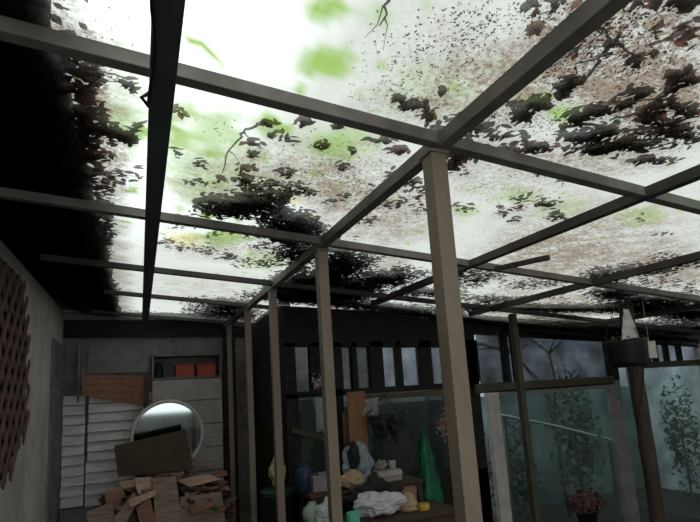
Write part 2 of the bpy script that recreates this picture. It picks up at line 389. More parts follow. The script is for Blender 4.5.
member('roof_rafter', rp(.055, -1.5, .085), rp(.05, 5.75, .085), .066, .05, 'beamdark', 'straight dark rafter slung below the purlins left of the posts', 'beam')
member('roof_rafter', rp(.975, -2.4, .026), rp(.99, 6.35, .026), .048, .052, 'beam', 'long rafter carried on the heads of the row of posts', 'beam')
member('roof_rafter', rp(2.02, -2.4, .026), rp(2.0, 4.08, .026), .044, .048, 'beam2', 'rafter crossing the bay just right of the nearest post', 'beam')
member('roof_rafter', rp(3.1, -2.4, .026), rp(3.09, 4.08, .026), .044, .048, 'beam2', 'far right rafter heaped with black leaf litter', 'beam')
member('roof_rafter', rp(4.6, -2.4, .026), rp(4.6, 4.08, .026), .044, .048, 'beam2', 'outermost rafter near the right hand wall', 'beam')
member('roof_batten', rp(2.13, 2.50, .064), rp(2.24, 2.15, .064), .03, .03, 'beam2', 'short broken stub of batten under the second purlin right of the nearest post', 'batten')
# posts
pl = ['nearest and widest taupe steel post', 'second taupe steel post from the viewer, left of the nearest one', 'third taupe steel post, in front of the dark side wall', 'fourth thin steel post down the passage', 'farthest thin steel post, beside the wood pile']
for (x, y, s, l) in ((.972, 1.40, .064, pl[0]), (.985, 2.66, .062, pl[1]), (.99, 3.86, .058, pl[2]), (.985, 4.86, .056, pl[3]), (.985, 6.0, .054, pl[4])):
    p = empty('support_post', (x, y, 0), l, 'post')
    m = MB(); m.span((x - s / 2, y - s / 2, .006), (x + s / 2, y + s / 2, roof_z(x, y) - .056)); m.build('tube', 'steel', p, bevel=.004)
    m = MB(); m.span((x - .07, y - .07, 0), (x + .07, y + .07, .006)); m.build('base_plate', 'steel', p)
    m = MB(); m.span((x - s * .62, y - s * .62, roof_z(x, y) - .064), (x + s * .62, y + s * .62, roof_z(x, y) - .054)); m.build('cap_plate', 'beam', p)
t_ = atY(514, 330, 3.95); x = t_.x
p = empty('support_post', (x, 3.95, -.6), 'thin olive brown post standing against the glazed door', 'post')
m = MB(); m.span((x - .03, 3.92, -.6), (x + .03, 3.98, roof_z(x, 3.95) - .01)); m.build('tube', 'rail', p, bevel=.004)
t_ = atY(646, 430, 3.05); x2 = t_.x - .02
p = empty('timber_post', (x2, 3.05, -.6), 'thick rough brown timber post at the far right with creeper on it', 'post')
m = MB()
pts = [(x2 + .001 * math.sin(z * 5), 3.05 + .002 * math.cos(z * 4), z) for z in [-.6 + i * .12 for i in range(int((roof_z(x2, 3.05) + .6) / .12))]] + [(x2, 3.05, roof_z(x2, 3.05) - .01)]
m.tube(pts, [.060 + .002 * math.sin(i * 1.7) for i in range(len(pts))], 10); m.build('trunk', 'post2', p, smooth=True)
random.seed(3)
for k in range(2):
    m = MB(); pts = []
    for i in range(16):
        z = .9 + i * .06; a = i * .22 + k * 2.5; pts.append((x2 + math.cos(a) * .068, 3.05 + math.sin(a) * .068, z))
    m.tube(pts, .006, 6); v_ = m.build('creeper_stem', 'leafd' if k else 'wood4', p)

# cable beside the left rafter
m = MB(); pts = []
for i in range(20):
    y = 0.2 + i * .062; pts.append(rp(.052 - .028 + .006 * math.sin(i * .9), y, .118 + .006 * math.sin(i * .7)))
m.tube(pts, .004, 6); m.tube([rp(.02, 1.34, .118), rp(.0, 1.35, .13), rp(.02, 1.37, .14)], .006, 6)
one(m, 'electric_cable', 'black', 'thin black cable clipped along the left rafter', 'cable', smooth=True)

# ================================================================== LEAF LITTER ON THE ROOF
def leaves(name, mats, blobs, size, label, seed, kind='stuff', elong=.5, lay=.02, zt=.004, flat=.6, cover=0):
    """blobs: (px, py, rx, ry, count[, material weights])"""
    R = random.Random(seed); V = []; F = []; MI = []
    for q in blobs:
        B = (Vector((q[1], q[2], 0)), Vector((q[3], 0)), Vector((0, q[4]))) if q[0] == 'w' else blob(*q[:4])
        if q[0] == 'w': q = q[1:]
        wts = q[5] if len(q) > 5 else [1] * len(mats)
        area = 3.14 * abs(B[1].x * B[2].y - B[1].y * B[2].x); cnt = q[4]
        if cover: cnt = int(cover * area / (size * size * .4) * q[4] / 300)
        else: cnt = int(1.35 * cnt * max(1, min(2.2, (math.hypot(B[0].x, B[0].y) / 2.6))))
        for _ in range(cnt):
            while True:
                u, v = R.gauss(0, .6), R.gauss(0, .6)
                if u * u + v * v < 2: break
            x = B[0].x + B[1].x * u + B[2].x * v; y = B[0].y + B[1].y * u + B[2].y * v
            if y < -2 or x > XR - .1 or x < -.33 or (x > XS and y > YW) or y > YB: continue
            s = size * R.uniform(.55, 1.35); a = R.uniform(0, 6.283); z0 = roof_z(x, y) + zt + R.random() * lay
            ax = Vector((math.cos(a), math.sin(a), R.uniform(-.25, .25) * flat)); ay = Vector((-math.sin(a), math.cos(a), R.uniform(-.35, .35) * flat))
            e = elong * R.uniform(.7, 1.2); c = Vector((x, y, z0 + s * .14)); i0 = len(V)
            cu_ = s * R.uniform(.02, .13)
            for (p_, q_, zz) in ((-1, 0, 0), (-.45, e * .8, 1), (.15, e, 1), (.6, e * .55, .5), (1, 0, 0), (.5, -e * .6, .5), (0, -e, 1), (-.55, -e * .7, 1)):
                V.append(c + ax * p_ * s * .5 + ay * q_ * s * .5 + Vector((0, 0, zz * cu_ * .5)))
            V.append(c - Vector((0, 0, cu_ * .1)))
            mi = R.choices(range(len(mats)), wts)[0]
            for k in range(8): F.append((i0 + k, i0 + (k + 1) % 8, i0 + 8)); MI.append(mi)
    me = bpy.data.meshes.new(name); me.from_pydata(V, [], F); o = link(name, me, mats)
    me.polygons.foreach_set('material_index', MI)
    return tag(o, label, 'leaves', kind=kind)
D = [4, 2, .5, .15]
litter = [(128, 88, 7, 4, 9, D), (132, 95, 5, 3, 4, D), (84, 80, 12, 5, 16, D), (94, 84, 6, 5, 12, D), (105, 136, 14, 5, 40, D), (126, 142, 12, 5, 42, D), (138, 133, 12, 4, 8, D), (85, 120, 12, 40, 90, D), (95, 160, 14, 20, 60, D), (105, 160, 10, 4, 14, D), (112, 182, 16, 8, 24, D), (135, 178, 6, 8, 10, D), (95, 190, 10, 20, 60, D),
          (178, 115, 8, 3, 5, D), (184, 120, 4, 2, 3, D), (178, 157, 4, 4, 5, D), (200, 168, 6, 4, 10, [1, 3, 1, 0]), (193, 187, 12, 3, 10, D), (222, 186, 7, 4, 10, [1, 3, 2, 0]), (252, 148, 12, 4, 10, D), (252, 160, 6, 3, 8, [1, 3, 1, 0]), (245, 172, 12, 3, 16, [1, 2, 3, 0]), (245, 183, 16, 3, 26, D), (250, 190, 12, 3, 16, D), (252, 196, 8, 3, 10, [1, 1, 3, 0]),
          (286, 177, 10, 3, 16, D), (275, 187, 8, 3, 10, D), (285, 198, 12, 4, 14, D), (270, 200, 14, 5, 16), (300, 195, 16, 5, 22, D), (268, 128, 7, 5, 12, D), (278, 140, 8, 2, 6, D), (306, 125, 10, 4, 14, D), (340, 129, 10, 4, 14, D), (322, 150, 7, 4, 9, D), (352, 154, 5, 2, 4, D), (345, 171, 8, 3, 9, D), (293, 145, 4, 3, 4, D), (297, 190, 12, 4, 16, D), (312, 198, 8, 2, 6, D),
          (386, 145, 8, 3, 10, [1, 1, 2, 0]), (399, 154, 10, 4, 22, [0, 1, 5, 0]), (373, 143, 7, 3, 5), (345, 199, 6, 3, 6, D), (330, 205, 12, 3, 8, D),
          (400, 178, 14, 5, 14, D), (412, 186, 10, 6, 20, [2, 3, 3, 0]), (424, 195, 8, 5, 14, [2, 3, 3, 0]), (388, 208, 14, 4, 22, D), (370, 225, 10, 5, 14), (395, 190, 20, 8, 18, D), (424, 214, 8, 6, 12, D), (410, 205, 12, 4, 10),
          (170, 222, 12, 5, 18, D), (185, 228, 10, 4, 18, D), (166, 245, 8, 4, 16, D), (178, 250, 14, 3, 16, D), (206, 253, 10, 4, 20, D), (228, 259, 9, 5, 34, D), (250, 265, 14, 4, 30, D), (270, 266, 12, 5, 46, D), (245, 235, 10, 5, 16, D), (215, 236, 10, 3, 8, D), (260, 250, 12, 5, 20, D), (276, 255, 12, 5, 26, D),
          (534, 36, 8, 4, 6, [1, 1, 1, 0]), (400, 105, 10, 3, 8, D), (415, 112, 16, 4, 28, D), (430, 121, 9, 4, 16, [1, 1, 4, 0]), (398, 104, 5, 2, 4, D), (442, 95, 3, 2, 2, D), (538, 110, 12, 4, 36, D), (525, 120, 10, 6, 34, D), (572, 88, 14, 4, 26, D), (564, 96, 5, 8, 18, D), (545, 62, 8, 5, 8, D), (508, 155, 12, 5, 30, [2, 2, 2, 0]), (540, 152, 16, 5, 30, [2, 2, 2, 0]),
          (575, 123, 16, 6, 34, D), (600, 115, 14, 4, 26, D), (623, 110, 10, 3, 18, D), (640, 98, 12, 3, 20, D), (648, 122, 14, 4, 40, [2, 2, 3, 0]), (665, 110, 16, 4, 24, D), (675, 90, 8, 10, 24, D), (690, 85, 12, 5, 14, D), (608, 137, 14, 4, 40, D), (660, 138, 20, 4, 50, D), (585, 142, 20, 4, 46, D), (630, 150, 30, 5, 70, D), (590, 155, 24, 4, 40, D), (675, 128, 14, 6, 26, D), (690, 115, 12, 6, 20, D), (690, 140, 12, 8, 30, D), (650, 165, 24, 4, 26, D), (605, 150, 30, 10, 60, D),
          (635, 67, 7, 4, 12, [1, 2, 2, 0]), (650, 8, 40, 6, 20, [2,4,1,0]), (600, 12, 20, 10, 8, [1,4,1,0]), (530, 14, 10, 6, 4, D), (690, 40, 16, 14, 14, [2,4,2,0]), (660, 45, 20, 14, 6, [1,3,1,0]), (600, 60, 24, 14, 7, [1, 3, 1, 0]), (690, 8, 14, 8, 20, D), (560, 10, 8, 4, 4, D),
          (548, 207, 12, 4, 34, [2, 3, 2, 0]), (521, 211, 8, 3, 12, [1, 1, 4, 0]), (503, 216, 6, 5, 14, [2, 3, 1, 0]), (513, 222, 6, 3, 8, D), (528, 203, 6, 3, 6, D), (515, 202, 4, 2, 5, D), (558, 218, 10, 3, 12, D), (465, 212, 14, 4, 14, D), (536, 177, 4, 3, 3, D), (450, 170, 16, 5, 30, D), (466, 162, 16, 5, 24, D), (570, 186, 10, 3, 8, D), (640, 222, 6, 3, 6, D), (618, 150, 10, 4, 8, D), (560, 222, 14, 4, 16, D),
          (640, 165, 10, 4, 10), (660, 238, 12, 2, 6, D), (675, 300, 22, 8, 40, D), (650, 285, 30, 7, 60, D), (690, 292, 16, 8, 50, D), (625, 290, 16, 5, 50, D),
          (470, 285, 16, 6, 60, D), (490, 300, 18, 4, 40, D), (460, 300, 12, 5, 40, D), (520, 290, 20, 3, 30, D), (480, 275, 20, 5, 60, D), (540, 312, 16, 3, 16, D), (500, 280, 8, 3, 10), (560, 300, 20, 3, 16, D),
          (330, 245, 14, 4, 20, D), (365, 262, 18, 4, 40, D), (385, 278, 12, 4, 40, D), (402, 272, 10, 4, 30, D), (370, 312, 18, 4, 40, D), (415, 290, 20, 4, 20, D), (340, 240, 30, 3, 14), (440, 310, 20, 4, 30, D), (350, 330, 20, 3, 30, D), (400, 300, 20, 3, 20, D), (420, 300, 20, 8, 40, D)]
leaves('fallen_leaves', ['leafd', 'leafb', 'leafr', 'leafy'], litter, .042, 'scattered brown and dark dead leaves lying on the translucent roof', 11)
heaps = [('w', 2.2, 4.5, 1.0, .22, 330), ('w', 4.0, 4.55, 1.1, .16, 330), ('w', 6.0, 4.5, 1.4, .25, 400), ('w', 6.2, 3.9, 1.0, .4, 250), ('w', 5.0, 4.2, .8, .2, 200), ('w', .5, 6.25, .6, .12, 400), ('w', .9, 5.6, .35, .4, 220), ('w', 1.5, 4.2, .4, .4, 330), (236, 212, 34, 8, 300), (262, 208, 26, 7, 300), (212, 207, 14, 5, 200), (285, 226, 26, 8, 300), (283, 240, 22, 7, 300), (305, 236, 20, 8, 300), (298, 258, 16, 12, 300), (240, 218, 40, 5, 200), (270, 197, 20, 4, 120),
         (345, 268, 26, 9, 300), (338, 256, 20, 5, 200), (335, 282, 16, 12, 300), (368, 286, 24, 8, 300), (392, 284, 20, 5, 300), (350, 296, 30, 6, 300), (318, 290, 16, 12, 300), (300, 285, 14, 10, 300), (278, 292, 12, 9, 300), (412, 278, 20, 3, 200), (430, 296, 30, 3, 300), (300, 300, 40, 4, 300),
         (455, 155, 20, 7, 260), (500, 142, 26, 4, 200), (470, 130, 20, 4, 200), (440, 140, 10, 8, 260), (520, 158, 30, 3, 140), (462, 178, 7, 6, 100), (585, 140, 40, 4, 100), (660, 150, 40, 4, 80), (540, 112, 10, 4, 160), (520, 118, 10, 6, 140),
         (640, 275, 34, 4, 300), (605, 281, 20, 5, 300), (680, 266, 24, 4, 260), (615, 298, 26, 6, 300), (660, 304, 44, 5, 300), (450, 285, 10, 8, 260), (455, 274, 14, 5, 240), (540, 287, 30, 2, 160), (500, 303, 30, 2, 200), (570, 312, 60, 3, 400), (650, 312, 50, 5, 400), (500, 311, 50, 2.5, 400), (480, 282, 16, 3, 200), (690, 318, 30, 5, 400),
         (85, 150, 10, 60, 120), (100, 130, 8, 8, 120), (112, 300, 6, 10, 200), (205, 304, 20, 3, 100), (232, 308, 20, 4, 300), (105, 240, 7, 30, 200), (60, 100, 12, 70, 100)]
leaves('leaf_mulch', ['mulch', 'leafd'], heaps, .045, 'black rotted leaf litter heaped over the roof joints', 5, lay=.05, cover=6.5)
specks = [(430, 60, 60, 44, 230), (470, 30, 40, 26, 150), (400, 95, 40, 16, 70), (530, 15, 30, 12, 60), (640, 60, 60, 50, 700), (600, 30, 50, 30, 400), (560, 70, 30, 30, 260), (360, 190, 50, 20, 300), (330, 165, 50, 24, 220), (500, 190, 60, 20, 260), (220, 130, 20, 12, 20), (270, 190, 50, 20, 300), (400, 200, 40, 20, 260), (650, 130, 60, 30, 600), (540, 240, 60, 20, 260), (210, 240, 60, 14, 300), (540, 120, 50, 20, 300), (100, 60, 30, 40, 60), (120, 180, 30, 20, 80), (490, 290, 50, 14, 200)]
leaves('grit_specks', ['leafd', 'leafb'], specks, .009, 'fine specks of dirt and seed scattered on the roof sheets', 9, lay=.002)
# bare twigs lying on the sheets
tw = [([(390, 0), (386, 14), (380, 30)], .004, 'short twig on the bright sheet near the top centre'), ([(258, 128), (246, 132), (240, 140), (226, 158), (222, 176)], .005, 'crooked thin twig on the sheet left of the second post'),
      ([(620, 40), (600, 62), (588, 80), (575, 90)], .006, 'bent branch on the dirty sheet at the upper right'), ([(690, 70), (676, 86), (664, 100), (640, 116), (610, 124)], .008, 'thick dark branch lying across the litter at the right'),
      ([(85, 75), (100, 76), (118, 80), (130, 84)], .004, 'fine twig on the sheet by the dark eave'), ([(560, 130), (590, 128), (620, 133), (660, 130), (700, 120)], .006, 'long twig along the dense leaf drift at the right'),
      ([(588, 4), (600, 30), (622, 50), (640, 60)], .005, 'slender twig on the brown sheet beside the long rafter')]
for pts, r, l in tw:
    m = MB(); P = [onroof(*q) for q in pts]; Q = []
    for i in range(len(P) - 1):
        for k in range(4):
            f = P[i].lerp(P[i + 1], k / 4); Q.append(f + Vector((random.uniform(-.008, .008), random.uniform(-.008, .008), .013)))
    Q.append(P[-1] + Vector((0, 0, .013)))
    m.tube(Q, [r * (1 - .6 * i / len(Q)) for i in range(len(Q))], 6)
    for k in (len(Q) // 3, 2 * len(Q) // 3):
        a = Q[k]; m.tube([a, a + Vector((random.uniform(-.06, .06), random.uniform(.02, .07), .004)), a + Vector((random.uniform(-.1, .1), random.uniform(.08, .13), .006))], [r * .5, r * .35, r * .15], 5)
    one(m, 'fallen_twig', 'wood3', l, 'twig')

# ================================================================== LEFT WALL LATTICE
def clip_poly(seg, poly):
    (ax, ay), (bx, by) = seg; ts = [0, 1]
    for i in range(len(poly)):
        cx, cy = poly[i]; dx, dy = poly[(i + 1) % len(poly)]
        r = (bx - ax, by - ay); s_ = (dx - cx, dy - cy); den = r[0] * s_[1] - r[1] * s_[0]
        if abs(den) < 1e-9: continue
        t = ((cx - ax) * s_[1] - (cy - ay) * s_[0]) / den; u_ = ((cx - ax) * r[1] - (cy - ay) * r[0]) / den
        if 0 <= u_ <= 1 and 0 <= t <= 1: ts.append(t)
    ts.sort(); res = []
    for a, b_ in zip(ts, ts[1:]):
        mx_, my_ = ax + (bx - ax) * (a + b_) / 2, ay + (by - ay) * (a + b_) / 2; ins = False
        for i in range(len(poly)):
            x1, y1 = poly[i]; x2_, y2 = poly[(i + 1) % len(poly)]
            if (y1 > my_) != (y2 > my_) and mx_ < (x2_ - x1) * (my_ - y1) / (y2 - y1) + x1: ins = not ins
        if ins and b_ - a > 1e-4: res.append(((ax + (bx - ax) * a, ay + (by - ay) * a), (ax + (bx - ax) * b_, ay + (by - ay) * b_)))
    return res
XLt = XL + .035
pp_ = [(0, 490), (12, 478), (20, 450), (29, 428), (30, 330), (28, 250), (20, 236)]
poly = [(lambda q: (q.y, q.z))(atX(*q, XLt)) for q in pp_]
poly = [(2.2, poly[0][1] - .35)] + poly; poly += [(2.2, 2.42)]
poly = [(y, min(z, 2.45)) for y, z in poly]
m = MB(); st = .135
for sgn, off in ((1, 0), (-1, .011)):
    k = -60
    while k < 60:
        y0 = 3.5 + k * st * 1.3
        for (a, b_) in clip_poly(((y0 - 3 * .8, 1.5 - 3 * sgn), (y0 + 3 * .8, 1.5 + 3 * sgn)), poly):
            m.bar((XLt - off, a[0], a[1]), (XLt - off, b_[0], b_[1]),   .009, .05, up=Vector((0, 1, .001)))
        k += 1
o = one(m, 'lattice_panel', 'lattice', 'reddish brown diamond lattice panel fixed on the left wall', 'lattice')
bpy.context.view_layer.update()
m = MB(); k = len(poly); vv = [Vector((XL + .001, y - .02, z + .03)) for y, z in poly] + [Vector((XL + .012, y - .02, z + .03)) for y, z in poly]; m.add(vv, [tuple(range(k)), tuple(range(2 * k - 1, k - 1, -1))] + [(i, (i + 1) % k, k + (i + 1) % k, k + i) for i in range(k)]); one(m, 'backing_board', 'dark', 'dark board on the left wall behind the red lattice', 'board')

# ================================================================== BACK LEFT CORNER
def P(px, py, Y): return atY(px, py, Y)
def quadY(m, pts, Y, t, mi=0, lean=0):
    """a board whose front face has these corners on a plane at Y"""
    f = [P(px, py, Y) for px, py in pts]
    if lean:
        zb = min(v.z for v in f); f = [v + Vector((0, (v.z - zb) * lean, 0)) for v in f]
    k = len(f); b_ = [v + Vector((0, t, 0)) for v in f]
    m.add(f + b_, [tuple(range(k)), tuple(range(2 * k - 1, k - 1, -1))] + [(i, (i + 1) % k, k + (i + 1) % k, k + i) for i in range(k)], mi); return m
# stacks of white boards
def board_stack(x0, x1, z0, z1, Y, step, name, label, gap=None, jit=0):
    R = random.Random(int(x0 * 100) + 500); m = MB(); z = z0
    while z < z1:
        if not (gap and gap[0] < z < gap[1]):
            j = R.uniform(-jit, jit); zt = min(z + step * 1.05, z1 + .02)
            zt = z + step * .93; v = [(x0 + j, Y - .05, z), (x1 + j, Y - .05, z), (x1 + j, Y - .008, zt), (x0 + j, Y - .008, zt)]
            v = [Vector(q) for q in v] + [Vector((q[0], q[1] + .012, q[2])) for q in v]
            m.add(v, [(0, 1, 2, 3), (7, 6, 5, 4), (0, 4, 5, 1), (1, 5, 6, 2), (2, 6, 7, 3), (3, 7, 4, 0)])
        z += step
    return one(m, name, 'siding', label, 'boards')
YS = YB - .05
xa, xb, xc, xd = P(61, 450, YS).x + .01, P(85, 450, YS).x, P(86, 450, YS).x, P(136, 450, YS).x
board_stack(xa, xb - .006, P(75, 506, YS).z, P(75, 402, YS).z, YS, .108, 'clapboard_panel', 'narrow panel of overlapping dusty grey boards in the back left corner', jit=.003)
board_stack(xc, xd, P(110, 503, YS).z, P(110, 464, YS).z, YS, .118, 'clapboard_panel', 'lower panel of overlapping white boards beside the wood pile', jit=.004)
board_stack(xc + .02, xd + .16, P(110, 459, YS).z, P(110, 398, YS).z, YS, .105, 'clapboard_panel', 'upper panel of overlapping white boards behind the round mirror', jit=.006)
m = MB(); m.span((xa, YS - .03, .0), (xc + .1, YS + .02, P(75, 508, YS).z)); one(m, 'plinth_block', 'greyp', 'low grey block under the narrow board panel in the corner', 'block', bevel=.006)
# vertical lines of thin laths on the wall
for (px, l) in ((62, 'thin grey lath upright in the very corner of the back wall'), (78, 'thin grey lath upright above the narrow board panel')):
    m = MB(); q = P(px, 400, YS - .035); m.span((q.x - .012, YS - .04, P(px, 403, YS).z), (q.x + .012, YS + .045, P(px, 346, YS).z)); one(m, 'wall_lath', 'greyp', l, 'lath')
m = MB(); m.span((P(88, 360, YS).x, YS + .02, P(88, 374, YS).z), (P(149, 360, YS).x, YS + .048, P(120, 347, YS).z)); one(m, 'wall_board', 'greyp', 'plain dull grey board high on the back wall', 'board')
# curved brown board
m = MB(); YC = 6.18; n = 14; V = []
for i in range(n + 1):
    t = i / n; px = 82 + (149 - 82) * t
    top = 375 + 3.5 * t - 2 * math.sin(t * 3.14); bot = 396 + 11 * t - 3 * math.exp(-t * 14)
    yy = YC + .10 * math.sin(t * math.pi)
    a = P(px, top, YC); b_ = P(px, bot, YC)
    for q, dy in ((a, 0), (b_, 0), (b_, .014), (a, .014)): V.append(Vector((q.x, yy + dy, q.z)))
m.add(V, [(4 * i + a, 4 * i + (a + 1) % 4, 4 * i + 4 + (a + 1) % 4, 4 * i + 4 + a) for i in range(n) for a in range(4)] + [(0, 1, 2, 3), (4 * n + 3, 4 * n + 2, 4 * n + 1, 4 * n)])
bh = empty('curved_panel', (P(115, 400, YC).x, YC, P(115, 400, YC).z), 'curved reddish brown plywood panel hung high on the back wall', 'panel')
m.build('plywood', 'wood', bh)
m = MB(); m.span((P(144, 380, YC).x, YC - .02, P(146, 409, YC).z), (P(148, 380, YC).x, YC + .0, P(146, 377, YC).z)); m.build('edge_strip', 'wood3', bh)
for px in (95, 140):
    m = MB(); q = P(px, 385, YC); m.tube([(q.x, YC + .03, q.z), (q.x, YS + .04, q.z + .0)], .008, 6); m.build('bracket', 'black', bh)
# cupboard with open top shelf
YF = 6.05
x0, x1 = P(152, 390, YF).x, P(222, 390, YF).x
zt, zs, zb = P(185, 354, YF).z, P(185, 377, YF).z, 0
cb_ = empty('cupboard', ((x0 + x1) / 2, YF + .15, 0), 'pale grey cupboard with an open top shelf, behind the round mirror', 'cupboard')
m = MB(); m.span((x0, YF, 0), (x0 + .02, YS + .02, zt)); m.span((x1 - .02, YF, 0), (x1, YS + .02, zt)); m.span((x0, YS, 0), (x1, YS + .02, zt)); m.span((x0, YF, zt - .02), (x1, YS, zt)); m.span((x0, YF, zs - .02), (x1, YS, zs))
m.span((x0, YF, .4), (x1, YS, .42)); m.build('carcass', 'backwall', cb_)
zz = [zs - .025, P(185, 401, YF).z, P(185, 425, YF).z, P(185, 449, YF).z, P(185, 473, YF).z, .42]
for i in range(5):
    m = MB(); m.span((x0 + .005, YF - .018, zz[i + 1] + .004), (x1 - .005, YF, zz[i] - .004)); d = m.build('drawer_front', 'grey', cb_, bevel=.003)
    if i:
        m = MB(); q = P(210, 400, YF).x; m.tube([(q - .04, YF - .035, (zz[i] + zz[i + 1]) / 2), (q + .04, YF - .035, (zz[i] + zz[i + 1]) / 2)], .005, 6)
        h = m.build('handle', 'white', None); h.parent = d
        for v in h.data.vertices: v.co -= Vector(cb_.location)
for a, b_, l in ((175.5, 194, 'faded red tin on the open shelf, left of the two'), (197, 215.5, 'faded red tin on the open shelf, right of the two')):
    m = MB(); p0, p1 = P(a, 374, YF + .08), P(b_, 374, YF + .08)
    r = empty('red_tin', ((p0.x + p1.x) / 2, YF + .13, zs + .001), l, 'tin', 'red tins on the open shelf')
    m.span((p0.x, YF + .06, zs + .001), (p1.x, YF + .22, zs + .135)); m.build('body', 'red', r, bevel=.01)
    m = MB(); m.span((p0.x - .004, YF + .056, zs + .136), (p1.x + .004, YF + .224, zs + .155)); m.build('lid', 'red', r, bevel=.004)
m = MB(); p0 = P(159, 374, YF + .1); m.lathe([(.045, 0), (.048, .01), (.048, .12), (.03, .14), (.03, .165), (.034, .166), (.034, .18)], (p0.x, YF + .12, zs + .001)); one(m, 'dark_jar', 'black', 'dark jar standing left of the red tins on the open shelf', 'jar', smooth=True)
m = MB(); p0, p1 = P(223, 400, YF), P(237, 400, YF); m.span((p0.x + .015, YF + .02, 0), (min(p1.x, XS - .01), YF + .05, 2.3)); one(m, 'passage_darkness_panel', 'dark', 'tall near black panel added for the passage darkness right of the cupboard', 'board', bevel=.003)  # near black panel added to give the dark of the passage
# round mirror
YM = 5.86
c = P(168, 435, YM); rr = (P(205, 435, YM).x - P(131, 435, YM).x) / 2
mr = empty('round_mirror', (c.x, YM, c.z - rr), 'round mirror with white rim propped up behind the brown board', 'mirror')
rot = Matrix.Rotation(math.radians(3.1), 3, 'X') @ Matrix.Rotation(math.radians(90), 3, 'X')
def ring(m, prof, n=48):
    R_ = [[m.bm.verts.new(Vector((c.x, YM, c.z)) + rot @ Vector((math.cos(t) * r, math.sin(t) * r, z))) for t in [2 * math.pi * j / n for j in range(n)]] for r, z in prof]
    for i in range(len(prof)):
        for j in range(n): m.bm.faces.new((R_[i][j], R_[i][(j + 1) % n], R_[(i + 1) % len(prof)][(j + 1) % n], R_[(i + 1) % len(prof)][j]))
m = MB(); ring(m, [(rr - .035, .012), (rr - .02, .022), (rr, .016), (rr + .004, -.008), (rr - .035, -.008)]); m.build('rim', 'white', mr, smooth=True)
m = MB(); R_ = [m.bm.verts.new(Vector((c.x, YM, c.z)) + rot @ Vector((math.cos(t) * (rr - .025), math.sin(t) * (rr - .025), .004))) for t in [2 * math.pi * j / 48 for j in range(48)]]
m.bm.faces.new(R_); m.build('glass', 'mirror', mr)
m = MB()
for k in range(5):
    t = -.9 + k * .16; a = Vector((c.x, YM, c.z)) + rot @ Vector((math.cos(t) * rr, math.sin(t) * rr, .012)); b_ = Vector((c.x, YM, c.z)) + rot @ Vector((math.cos(t) * (rr + .05), math.sin(t) * (rr + .05), .012))
    m.tube([a, b_], .006, 6)
m.build('ornament', 'white', mr)
# box the mirror stands on
bx0 = empty('storage_box', (c.x, 5.86, 0), 'tall dark box hidden behind the scrap pile, under the round mirror', 'box')
m = MB(); m.span((c.x - .2, 5.79, 0), (c.x + .2, 6.0, c.z - rr - .012)); m.build('body', 'wood3', bx0, bevel=.004)
m = MB(); m.span((c.x - .21, 5.785, c.z - rr - .011), (c.x + .21, 6.005, c.z - rr - .004)); m.build('lid', 'wood3', bx0)
# leaning brown board
bb = MB(); quadY(bb, [(114, 446), (186, 429.5), (194, 469), (118, 477)], 5.45, .02, lean=.12); one(bb, 'brown_board', 'wood3', 'flat dark brown board leaning in front of the round mirror', 'board')
# bench under the pile
def table(name, x0, x1, y0, y1, z, mt, label, t=.03, leg=.05):
    e = empty(name, ((x0 + x1) / 2, (y0 + y1) / 2, 0), label, 'table')
    m = MB(); m.span((x0, y0, z - t), (x1, y1, z)); m.build('table_top', mt, e, bevel=.004)
    for a in (x0 + .04, x1 - .04):
        for b_ in (y0 + .04, y1 - .04):
            m = MB(); m.span((a - leg / 2, b_ - leg / 2, 0), (a + leg / 2, b_ + leg / 2, z - t)); m.build('leg', mt, e)
    m = MB(); m.span((x0 + .04, y0 + .03, z - t - .08), (x1 - .04, y0 + .05, z - t)); m.build('apron', mt, e)
    return e
table('workbench', -.42, .84, 4.75, 5.70, .36, 'wood3', 'low dark workbench buried under the scrap wood in the back left')
